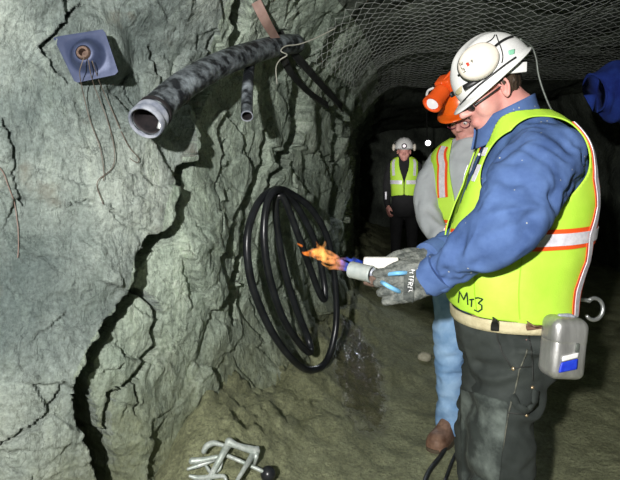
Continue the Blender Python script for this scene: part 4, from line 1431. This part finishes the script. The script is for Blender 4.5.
hat_tube([(495, 33), (498, 42), (502, 52), (503, 60), (500, 66)], 0.0018, 'helmet_cord', BLACK, 0.004)
hat_tube([(459, 108), (466, 98), (478, 86), (492, 75), (506, 64), (518, 56)], 0.0035, 'brim_edge', BLACK, 0.001)
panel([(507, 51), (515, 49), (514, 55), (508, 56)], HB, 5, 5, 'sticker', GREENINK, hat1, 0.003)
panel([(456, 91), (463, 84), (463, 92), (457, 98)], HB, 5, 5, 'front_badge', TAN, hat1, 0.004)
# white suspension plate over the nape and the dark cradle
c = P(516, 68, 1.60)
obj('suspension_plate', rbox_data(c, unit((0.93, 0.05, 0.36)) * 0.034 if False else np.array([0.034, 0.004, 0.004]), np.array([0.002, 0.004, 0.016]) * 1.0, np.array([0.0, -0.003, 0.0008]), 0.002, 2), WHITEHAT, hat1, sharp=40)
V, F = tube_data([HO1 + 0.106 * (math.cos(w) * fh * 1.02 + math.sin(w) * lh * 0.83) + uh * (0.058 + 0.0 * w) for w in np.linspace(0.6, 2 * math.pi - 0.6, 40)], 0.009, 8, flat=0.4)
obj('head_cradle', (V, F), BLACK, hat1)
cordp = [P(520, 39, 1.64), P(531, 46, 1.68), P(536, 58, 1.69), P(538, 72, 1.69), P(541, 84, 1.69), P(546, 98, 1.69), P(551, 109, 1.69), P(557, 118, 1.69)]
obj('lamp_cord', tube_data(cordp, 0.0032, 8, 50), GREY, hat1)
# safety glasses
tp = [A1(0.0, 0.006, 0.082), A1(0.05, 0.0, 0.074), A1(0.088, -0.004, 0.058)]
gls = obj('safety_glasses', limb(tp, [.0025, .003, .004], 8, 12), BLACK, root1)
V, F = ell_data(A1(0.094, -0.006, 0.034), [0.005 * fh, 0.011 * uh, 0.024 * lh], 20, 12); obj('lens', (V, F), BLACK, gls)
V, F = ell_data(A1(0.094, -0.006, -0.034), [0.005 * fh, 0.011 * uh, 0.024 * lh], 20, 12); obj('lens', (V, F), BLACK, gls)
boot(root1, np.append(M.at(-0.06, 0.115, 0)[:2], gz0(.68, 1.57)), M.F)
boot(root1, np.append(M.at(-0.02, -0.14, 0)[:2], gz0(.64, 1.82)), M.F)
# shirt button strip
stroke(shirt, 'placket', [[(484, 150), (476, 172), (466, 200), (462, 208)]], SHIRT_B, 0.02, NAVY, 0.003)
h, n = ray(480.5, 155, SHIRT_B)
if h is not None: obj('button', sph(h + n * 0.004, 0.005), WHITEINK, shirt)

# self-rescuer on the belt and the hook behind
cpos = P(563, 347, 1.445)
ux = unit((0.97, 0.22, -0.12)); uz = unit((0.10, 0.03, 1.0)); uz = unit(uz - ux * (uz @ ux)); uy = np.cross(uz, ux)
rs = thing('self_rescuer', 'silver metal rescue canister with blue label hanging from the tan belt', 'canister', cpos)
V, F = rbox_data(cpos - uz * 0.020, ux * 0.054, uy * 0.038, uz * 0.061, 0.024, 6); c1 = obj('body', (V, F), ALU, rs)
V, F = rbox_data(cpos + uz * 0.042, ux * 0.0552, uy * 0.0392, uz * 0.042, 0.026, 6); c2 = obj('lid', (V, F), ALU, rs)
CB = bvh_of(MB().add(*rbox_data(cpos - uz * 0.020, ux * 0.054, uy * 0.038, uz * 0.061, 0.024, 6)))
panel([(561, 356), (579, 351.5), (578, 357), (560.5, 361.5)], CB, 8, 6, 'white_label', WHITEINK, c1, 0.003)
panel([(560, 362), (578, 357.5), (577, 369), (557, 373)], CB, 8, 8, 'blue_label', BLUEINK, c1, 0.003)
obj('strap', limb([cpos + ux * .052 + uz * .0, cpos + ux * .05 + uz * .05 - uy * 0.0, cpos + ux * .02 + uz * .083, cpos - ux * .02 + uz * .084], [.006, .007, .007, .006], 8, 24), PALE, rs)
obj('latch', rbox_data(cpos + ux * .02 + uz * .012 - uy * .0 + np.array([0, -.042, 0]), ux * .005, np.array([0, .003, 0]), uz * .012, .001, 2), GREY, rs, sharp=40)
hc = P(594, 309, 1.72)
w = np.linspace(2.2, -2.5, 30)
ring = np.array([hc + 0.034 * (np.cos(t) * np.array([0.9, 0.1, 0.1]) + np.sin(t) * np.array([0.0, 0.1, 1.0])) for t in w])
hk = thing('belt_hook', 'pale grey metal hook curving out behind the vest hem', 'hook', hc)
obj('hook_ring', limb(np.vstack([[P(570, 303, 1.70), P(580, 299, 1.71)], ring]), [.0065] * 32, 10, 44), CLAMP, hk)

# ------------------------------------------------------------------ the torch, the white block and the flame
YT = 1.56
t0, t1 = P(351, 269.5, YT + .025), P(372.5, 274.5, YT - .02)
axt = unit(t1 - t0)
tr = thing('gas_torch', 'short steel gas torch with brown valve and blue grip in gloved hands', 'torch', (t0 + t1) / 2)
prof = [(0.021, 0.0), (0.0245, 0.0), (0.0245, 0.072), (0.021, 0.072), (0.020, 0.03), (0.0002, 0.03)]
obj('burner_tube', lathe_data(t0, axt, [(0.0002, 0.02), (0.019, 0.02), (0.021, 0.0), (0.0245, 0.0), (0.0255, 0.004), (0.0245, 0.008), (0.0245, 0.064), (0.0255, 0.068), (0.0245, 0.073), (0.021, 0.073), (0.020, 0.035), (0.0002, 0.035)], 32), mat('frosted_zinc', (0.42, 0.47, 0.46), (0.58, 0.62, 0.60), 30, 0.45, 0.4), tr, sharp=40)
obj('jet', sph(P(371.5, 272.5, YT - 0.004), 0.014), PALE, tr)
obj('valve', limb([P(366, 282.5, YT), P(374, 282.5, YT), P(383, 281.5, YT), P(391, 279, YT + .01)], [.008, .013, .010, .009], 12, 20), RUST, tr)
obj('knob', lathe_data(P(371, 280, YT - .01), (0.2, -1, 0.2), [(0.0002, -.006), (0.012, -.006), (0.013, 0), (0.012, 0.01), (0.0002, 0.01)], 14), RUST, tr, sharp=40)
BLUEG = mat('pale_blue_grip', (0.14, 0.40, 0.66), (0.22, 0.5, 0.75), 20, 0.5)
obj('grip', limb([P(380, 281, YT), P(384, 283.5, 1.47), P(390, 287, 1.458), P(397, 290.5, 1.47), P(401, 292, 1.5)], [.006, .006, .0065, .0065, .006], 12, 20), BLUEG, tr)
obj('hose', limb([P(384, 275, 1.52), P(394, 273.5, 1.475), P(402, 273, 1.47), P(410, 272.5, 1.5)], [.005, .006, .006, .005], 12, 20), BLUEG, tr)
wb = rbox_data(P(380.5, 263.5, 1.625), np.array([0.053, 0, 0.0]), np.array([0, 0.012, 0]), np.array([0.002, 0, 0.020]), 0.006, 3)
tag(obj('white_block', wb, mat('white_block', (0.66, 0.64, 0.60), (0.74, 0.72, 0.68), 50, 0.7, 0, 0.2), sharp=50), 'flat white block held behind the steel torch tube', 'block')


def flame_material():
    m = bpy.data.materials.new('burning_gas'); m.use_nodes = True
    nt = m.node_tree; N = nt.nodes; Lk = nt.links
    for n_ in list(N): N.remove(n_)
    out = N.new('ShaderNodeOutputMaterial')
    em = N.new('ShaderNodeEmission')
    tc = N.new('ShaderNodeTexCoord'); sx = N.new('ShaderNodeSeparateXYZ')
    Lk.new(tc.outputs['Object'], sx.inputs[0])
    mr = N.new('ShaderNodeMapRange'); mr.inputs[1].default_value = -0.083; mr.inputs[2].default_value = 0.083
    Lk.new(sx.outputs['X'], mr.inputs[0])
    nz = N.new('ShaderNodeTexNoise'); nz.inputs['Scale'].default_value = 55; nz.inputs['Detail'].default_value = 4
    Lk.new(tc.outputs['Object'], nz.inputs['Vector'])
    ad = N.new('ShaderNodeMath'); ad.operation = 'MULTIPLY_ADD'; Lk.new(nz.outputs['Fac'], ad.inputs[0]); ad.inputs[1].default_value = 0.4; ad.inputs[2].default_value = -0.2
    a2 = N.new('ShaderNodeMath'); a2.operation = 'ADD'; Lk.new(ad.outputs[0], a2.inputs[0]); Lk.new(mr.outputs[0], a2.inputs[1])
    cr = N.new('ShaderNodeValToRGB'); e = cr.color_ramp.elements
    e[0].position = 0.0; e[0].color = (1.0, 0.22, 0.02, 1)
    e[1].position = 1.0; e[1].color = (0.03, 0.10, 0.75, 1)
    for p_, c_ in ((0.35, (1.0, 0.42, 0.10, 1)), (0.62, (0.75, 0.26, 0.10, 1)), (0.78, (0.08, 0.12, 0.55, 1))):
        q = e.new(p_); q.color = c_
    Lk.new(a2.outputs[0], cr.inputs[0]); Lk.new(cr.outputs[0], em.inputs['Color'])
    sr = N.new('ShaderNodeMapRange'); sr.inputs[1].default_value = 0.36; sr.inputs[2].default_value = 0.62; sr.inputs[3].default_value = 4; sr.inputs[4].default_value = 100
    Lk.new(nz.outputs['Fac'], sr.inputs[0]); Lk.new(sr.outputs[0], em.inputs['Strength'])
    Lk.new(em.outputs[0], out.inputs['Volume'])
    return m


fm = MB()
fm.add(*limb([P(350, 266, 1.6), P(338, 262, 1.6), P(325, 257, 1.6), P(314, 253, 1.6), P(303, 253, 1.6)], [.006, .010, .014, .014, .004], 14, 24))
fm.add(*limb([P(345, 263, 1.63), P(334, 256, 1.62), P(324, 251, 1.61), P(319, 246, 1.6), P(316, 242, 1.6)], [.004, .009, .010, .006, .003], 12, 20))
fm.add(*limb([P(324, 250, 1.61), P(325, 245, 1.6), P(325.5, 241, 1.6)], [.007, .005, .0025], 10, 12))
fm.add(*limb([P(352, 270, 1.6), P(340, 268, 1.6), P(330, 267, 1.6), P(322, 263, 1.6)], [.005, .007, .006, .003], 12, 20))
fm.add(*limb([P(362, 262, 1.68), P(352, 260, 1.66), P(342, 259, 1.64)], [.006, .007, .005], 12, 14))
fm.add(*limb([P(301, 246, 1.6), P(297, 243.5, 1.6)], [.005, .003], 10, 8))
V, F = fuse(fm, 0.0025, 1)
V = np.array(V); V += 0.004 * np.stack([vnoise(V * 70, 1), vnoise(V * 70, 2), vnoise(V * 70, 3)], 1)
tag(obj('flame', (V, F), flame_material()), 'blue and orange flame streaming left from the steel torch', 'flame')

# ------------------------------------------------------------------ 2. the man behind in orange hard hat
B2 = Figure((0.795, 2.62), (-0.62, -0.78))
root2 = thing('person', 'person in orange hard hat, grey sweatshirt, lime vest and light blue jeans', 'person', (0.795, 2.62, gz0(.795, 2.62)))
SEC2 = [(0.80, 0.0, 0.125, 0.175, 2.3), (0.90, 0.0, 0.13, 0.175, 2.3), (1.0, 0.0, 0.128, 0.170, 2.3), (1.12, 0.0, 0.130, 0.175, 2.3), (1.25, -0.002, 0.135, 0.185, 2.4), (1.36, -0.01, 0.130, 0.195, 2.4),
        (1.44, -0.012, 0.115, 0.188, 2.4), (1.49, -0.01, 0.096, 0.150, 2.3), (1.52, 0.0, 0.075, 0.10, 2.1), (1.545, 0.008, 0.06, 0.07, 2)]
G2 = torso_grid(B2, SEC2, 96, 90)
R2 = [(P(442, 161, 2.72), .068), (P(429, 184, 2.68), .068), (P(428, 214, 2.60), .064), (P(440, 234, 2.48), .057), (P(455, 247, 2.36), .045)]
L2 = [(B2.at(-0.01, 0.175, 1.41), .076), (B2.at(0.02, 0.25, 1.26), .068), (B2.at(0.06, 0.27, 1.12), .060), (B2.at(0.17, 0.22, 1.06), .052), (B2.at(0.26, 0.16, 1.04), .043)]
f2 = unit((-0.66, -0.64, -0.40)); u2 = np.array([-0.29, -0.28, 0.91]); u2 = unit(u2 - f2 * (u2 @ f2)); l2 = np.cross(u2, f2)
HO2 = P(468, 119, 2.62)
b2 = MB()
A2 = head_shapes(b2, HO2, f2, u2, l2, 1.0)
b2.add(*limb([HO2 - .02 * f2, HO2 - .03 * f2 - .07 * u2, B2.at(0.0, 0, 1.52), B2.at(0, 0, 1.42)], [.058, .058, .062, .075], 20, 20))
core = G2.mean(1, keepdims=True) + (G2 - G2.mean(1, keepdims=True)) * 0.9
b2.add(*closed(core))
for ARM in (R2, L2):
    b2.add(*limb([a for a, _ in ARM], [r * .62 for _, r in ARM], 14, 30))
    d_ = unit(ARM[-1][0] - ARM[-2][0])
    gm = MB(); glove_hand(b2, ARM[-1][0] + d_ * .015, d_, np.array([-.3, -.6, .6]), 0.92, (0.4, 0.6, 0.5), thumb_side=np.array([.3, -.5, .7]) if ARM is R2 else np.array([-.7, -.3, .5]))
Lg2 = lambda s: [(B2.at(0.0, .095 * s, 0.86), .100), (B2.at(0.015, .10 * s, 0.66), .090), (B2.at(0.02, .105 * s, 0.46), .075), (B2.at(0.0, .11 * s, 0.25), .068), (B2.at(-0.005, .112 * s, 0.09), .072)]
for s_ in (-1, 1): b2.add(*limb([a for a, _ in Lg2(s_)], [r * .7 for _, r in Lg2(s_)], 14, 24))
ob2 = obj('body', fuse(b2, 0.006, 3), SKIN, root2)
head_details(A2, ob2)
hair_cap(A2, f2, u2, l2, HO2, root2, 1.0)
s2 = MB(); s2.add(*closed(G2[:int(.95 * len(G2))]))
for ARM in (R2, L2): s2.add(*limb([a for a, _ in ARM], [r for _, r in ARM], 20, 40))
V, F = fuse(s2, 0.009, 5); V = wrinkle(V, F, 0.007, 8, 610); V = laplacian(V, F, 1)
sw = obj('sweatshirt', (V, F), GREYK, root2)
SB2 = bvh_of((V, F))
vest2 = Vest(B2, G2, [[(a, r - .06) for a, r in R2[:2]], [(a, r - .02) for a, r in L2[:2]]], lambda w: 0.94 + 0.01 * np.cos(w), (0.0, 0.085, 1.38, 0.9, 1.53), lambda z: 0.004 + 0.06 * sstep(1.12, 1.45, z), 210, root2, grow=0.004)
vest2.tape([(8, 1.10), (90, 1.11), (180, 1.12), (270, 1.11), (352, 1.10)], 0.065, 0.036)
for s_ in (-1, 1):
    vest2.tape([(36 * s_, 1.49), (24 * s_, 1.40), (21 * s_, 1.24)], 0.06, 0.034)
for ln in ([(467, 179.5), (467, 184)], [(469, 179.5), (469, 184)], [(471, 179.5), (471, 184), (473, 184)], [(474.5, 179.5), (474.5, 184)], [(469, 198), (469, 206)], [(471, 197), (471, 203)]): stroke(sw, 'orange_print', [ln], SB2, 0.006, ORANGE, 0.003)
t2 = MB()
t2.add(*closed(torso_grid(B2, [(0.76, 0.0, 0.12, 0.175, 2.3), (0.86, 0, 0.132, 0.18, 2.3), (0.96, 0, 0.133, 0.178, 2.3)], 48, 20)))
for s_ in (-1, 1): t2.add(*limb([a for a, _ in Lg2(s_)], [r for _, r in Lg2(s_)], 20, 40))
V, F = fuse(t2, 0.009, 5); V = wrinkle(V, F, 0.010, 8, 640, (1, 1, 1.7)); V = laplacian(V, F, 1)
obj('jeans', (V, F), JEANS, root2)
for s_ in (-1, 1):
    q = B2.at(-0.07, .112 * s_, 0); boot(root2, (q[0], q[1], gz0(q[0], q[1]) - .004), B2.F)
hf = unit(f2 - 0.06 * u2); hat2, HB2, (h2, uu2, ll2) = helmet(root2, A2(0.004, 0.076, 0), hf, u2 - 0.0 * f2, ORHAT, 1.0, 0.05)
# cap lamp
lc = P(441, 91, 2.46); ld = unit((-0.62, -0.62, -0.45)); lu = unit(np.array([-.30, -.2, .9]) - ld * (np.array([-.30, -.2, .9]) @ ld)); ls = np.cross(lu, ld)
def lathe_box(c, d, L_, r0, r1, n=28): return lathe_data(c, d, [(0.0002, 0), (r0, 0), (r0 * 1.03, 0.006), (r0 * .98, 0.01), (r1 * .9, L_ * .8), (r1, L_ * .82), (r1, L_), (r1 * .85, L_), (r1 * .8, L_ - .008), (0.0002, L_ - .008)], n)
side = unit((-0.72, 0.0, -0.68))
ld = unit((-0.58, -0.42, -0.70))
lamp_b = obj('cap_lamp', lathe_box(P(442, 91, 2.46), ld, 0.10, 0.038, 0.045), ORLAMP, hat2, sharp=45)
obj('lamp_lens', sph(P(442, 91, 2.46) + ld * 0.084, 0.030), emit('lamp_glass', (1, 0.97, 0.95), 0.9), hat2)
obj('lamp_housing', rbox_data(P(447, 84, 2.48), ld * .034, unit(np.cross(ld, (0, 0, 1))) * .042, unit(np.cross(np.cross(ld, (0, 0, 1)), ld)) * .036, .01, 3), ORLAMP, hat2)
obj('lamp_latch', rbox_data(P(446, 78, 2.46), unit((.6, 0, .75)) * .04, np.array([0, .012, 0]), unit((-.75, 0, .6)) * .007, .004, 2), ORLAMP, hat2)
obj('lamp_cable', limb([P(430, 104, 2.50), P(427, 97, 2.52), P(428, 91, 2.54), P(433, 88, 2.54)], [.006] * 4, 8, 16), WHITEINK, hat2)
obj('lamp_bracket', limb([P(450, 83, 2.44), P(456, 80, 2.44), P(463, 77, 2.46)], [.009, .009, .009], 10, 12), BLACK, hat2)
# spectacles
sg = obj('spectacles', limb([A2(0.105, 0.012, -0.006), A2(0.108, 0.014, 0), A2(0.105, 0.012, 0.006)], [.002] * 3, 8, 8), GLASS, root2)
for s_ in (-1, 1):
    pts = [A2(0.102 - 0.004 * abs(math.cos(w)), 0.005 + 0.017 * math.sin(w), 0.034 * s_ + 0.026 * math.cos(w)) for w in np.linspace(0, 2 * math.pi, 24, endpoint=False)]
    obj('rim', tube_data(pts, 0.0022, 8, closed=True), GLASS, sg)
    obj('temple', limb([A2(0.095, 0.014, 0.060 * s_), A2(0.04, 0.012, 0.078 * s_), A2(-0.01, 0.01, 0.082 * s_)], [.0022] * 3, 8, 10), GLASS, sg)

# ------------------------------------------------------------------ 3. the man far back facing us
c3 = P(404, 170, 7.0)
B3 = Figure((c3[0], c3[1]), (-0.16, -0.98))
g3 = gz0(c3[0], c3[1])
root3 = thing('person', 'person far back in white hard hat and lime vest standing in the dark', 'person', (c3[0], c3[1], g3))
DARKC = mat('black_coverall', (0.005, 0.005, 0.006), (0.012, 0.012, 0.014), 8, 0.9)
SEC3 = [(a, b, c * 1.0, d * 0.93, e) for a, b, c, d, e in SEC2]
SEC3 = [(a + 0.06, b, c, d, e) for a, b, c, d, e in SEC3]
G3 = torso_grid(B3, SEC3, 64, 60)
Arm3 = lambda s: [(B3.at(-.01, .165 * s, 1.46), .070), (B3.at(-.01, .205 * s, 1.32), .062), (B3.at(-.02, .225 * s, 1.18), .055), (B3.at(0.05, .225 * s, 1.04), .048), (B3.at(0.10, .21 * s, 0.94), .040)]
Leg3 = lambda s: [(B3.at(0, .09 * s, 0.92), .095), (B3.at(0.01, .10 * s, 0.70), .085), (B3.at(0.015, .105 * s, 0.48), .07), (B3.at(-.01, .11 * s, 0.25), .064), (B3.at(-.01, .112 * s, 0.09), .066)]
f3 = unit((-0.16, -0.96, -0.16)); u3 = unit(np.array([-.02, -.16, 1]) - f3 * (np.array([-.02, -.16, 1]) @ f3)); l3 = np.cross(u3, f3)
HO3 = P(404, 152, 6.97)
b3 = MB(); A3 = head_shapes(b3, HO3, f3, u3, l3, 1.0)
b3.add(*limb([HO3 - .02 * f3, HO3 - .1 * u3 - .02 * f3, B3.at(0, 0, 1.5)], [.056, .058, .07], 16, 14))
core = G3.mean(1, keepdims=True) + (G3 - G3.mean(1, keepdims=True)) * 0.9
b3.add(*closed(core))
c_ = MB(); c_.add(*closed(G3[:int(.95 * len(G3))]))
for s_ in (-1, 1):
    a_ = Arm3(s_); q = Leg3(s_)
    b3.add(*limb([x for x, _ in a_], [r * .6 for _, r in a_], 12, 20)); b3.add(*limb([x for x, _ in q], [r * .7 for _, r in q], 12, 20))
    d_ = unit(a_[-1][0] - a_[-2][0])
    glove_hand(b3, a_[-1][0], d_, B3.L * s_ * .8 + B3.F * .3, 0.95, (.3, .5, .4), thumb_side=B3.F)
    c_.add(*limb([x for x, _ in a_], [r for _, r in a_], 14, 24))
obj('body', fuse(b3, 0.008, 2), SKIN, root3)
obj('dark_jacket', fuse(c_, 0.011, 4), DARKC, root3)
c_ = MB(); c_.add(*closed(torso_grid(B3, [(0.8, 0, .12, .165, 2.3), (0.92, 0, .13, .168, 2.3), (1.02, 0, .128, .165, 2.3)], 40, 16)))
for s_ in (-1, 1): c_.add(*limb([x for x, _ in Leg3(s_)], [r for _, r in Leg3(s_)], 16, 24))
obj('dark_trousers', fuse(c_, 0.011, 4), DARKC, root3)
for s_ in (-1, 1):
    q = B3.at(-.08, .112 * s_, 0); boot(root3, (q[0], q[1], gz0(q[0], q[1])), B3.F, BLACK)
vest3 = Vest(B3, G3, [[(a, r - .035) for a, r in Arm3(q)[:2]] for q in (1, -1)], lambda w: 1.07 + 0.02 * np.cos(w) ** 2, (0.0, 0.085, 1.44, 0.9, 1.585), lambda z: 0.004 + 0.06 * sstep(1.22, 1.5, z), 220, root3)
vest3.strip([(3, 1.255), (90, 1.26), (180, 1.26), (270, 1.26), (357, 1.255)], 0.05, 0.005, 'reflective_stripe', SILVER)
for s_ in (-1, 1): vest3.strip([(48 * s_, 1.55), (42 * s_, 1.47), (40 * s_, 1.34)], 0.04, 0.005, 'reflective_stripe', SILVER)
hat3, HB3, (h3, uu3, ll3) = helmet(root3, A3(0.0, 0.055, 0), f3 + 0.10 * u3, u3, WHITEHAT, 1.05, 0.04)
for s_ in (-1, 1):
    V, F = ell_data(A3(-0.01, 0.06, 0.135 * s_), [0.045 * f3, 0.05 * u3, 0.022 * l3], 20, 12); obj('ear_muff', (V, F), CREAM, hat3)
    obj('muff_arm', limb([A3(-.01, .11, .135 * s_), A3(-.01, .145, .11 * s_)], [.008, .008], 8, 8), BLACK, hat3)
cl3 = obj('cap_lamp', lathe_box(A3(0.145, 0.10, 0), f3, 0.05, 0.028, 0.034), BLACK, hat3, sharp=45)
obj('lamp_lens', sph(A3(0.178, 0.10, 0), 0.02), emit('far_lamp_glass', (1, 0.85, 0.9), 2.0), hat3)
obj('belt_tag', rbox_data(B3.at(.10, -.235, 1.08), B3.L * .012, B3.F * .004, np.array([0, 0, .05]), .003, 2), SILVER, root3)

# ------------------------------------------------------------------ hanging lamp added in place of a distant miner's cap lamp
lp = P(428, 143, 8.4)
sl = thing('cap_lamp_stand_in', 'small round white lamp standing in for a distant miner cap lamp', 'lamp', lp)
obj('housing', lathe_data(lp, (-.2, -1, 0), [(0.0002, -.06), (0.045, -.06), (0.055, -.01), (0.06, 0.0), (0.06, 0.012), (0.05, 0.014), (0.048, 0.004), (0.0002, 0.004)], 24), BLACK, sl, sharp=40)
obj('lens', sph(lp + np.array([0, -.004, 0]), 0.043), emit('white_lamp_glass', (1, 1, 1), 3.5), sl)
obj('bracket', limb([lp + np.array([0, .05, 0]), lp + np.array([0, .08, .3]), lp + np.array([0, .1, .95])], [.008] * 3, 8, 10), BLACK, sl)

# spot added at the far man's cap lamp to make the wet floor glint
so = lamp('floor_glint_spot', 'SPOT', A3(0.21, 0.10, 0), 60, shadow_soft_size=0.02, spot_size=math.radians(34), spot_blend=0.7, color=(0.85, 0.92, 1.0))
aim(so, (0.34, 3.4, 0.0))
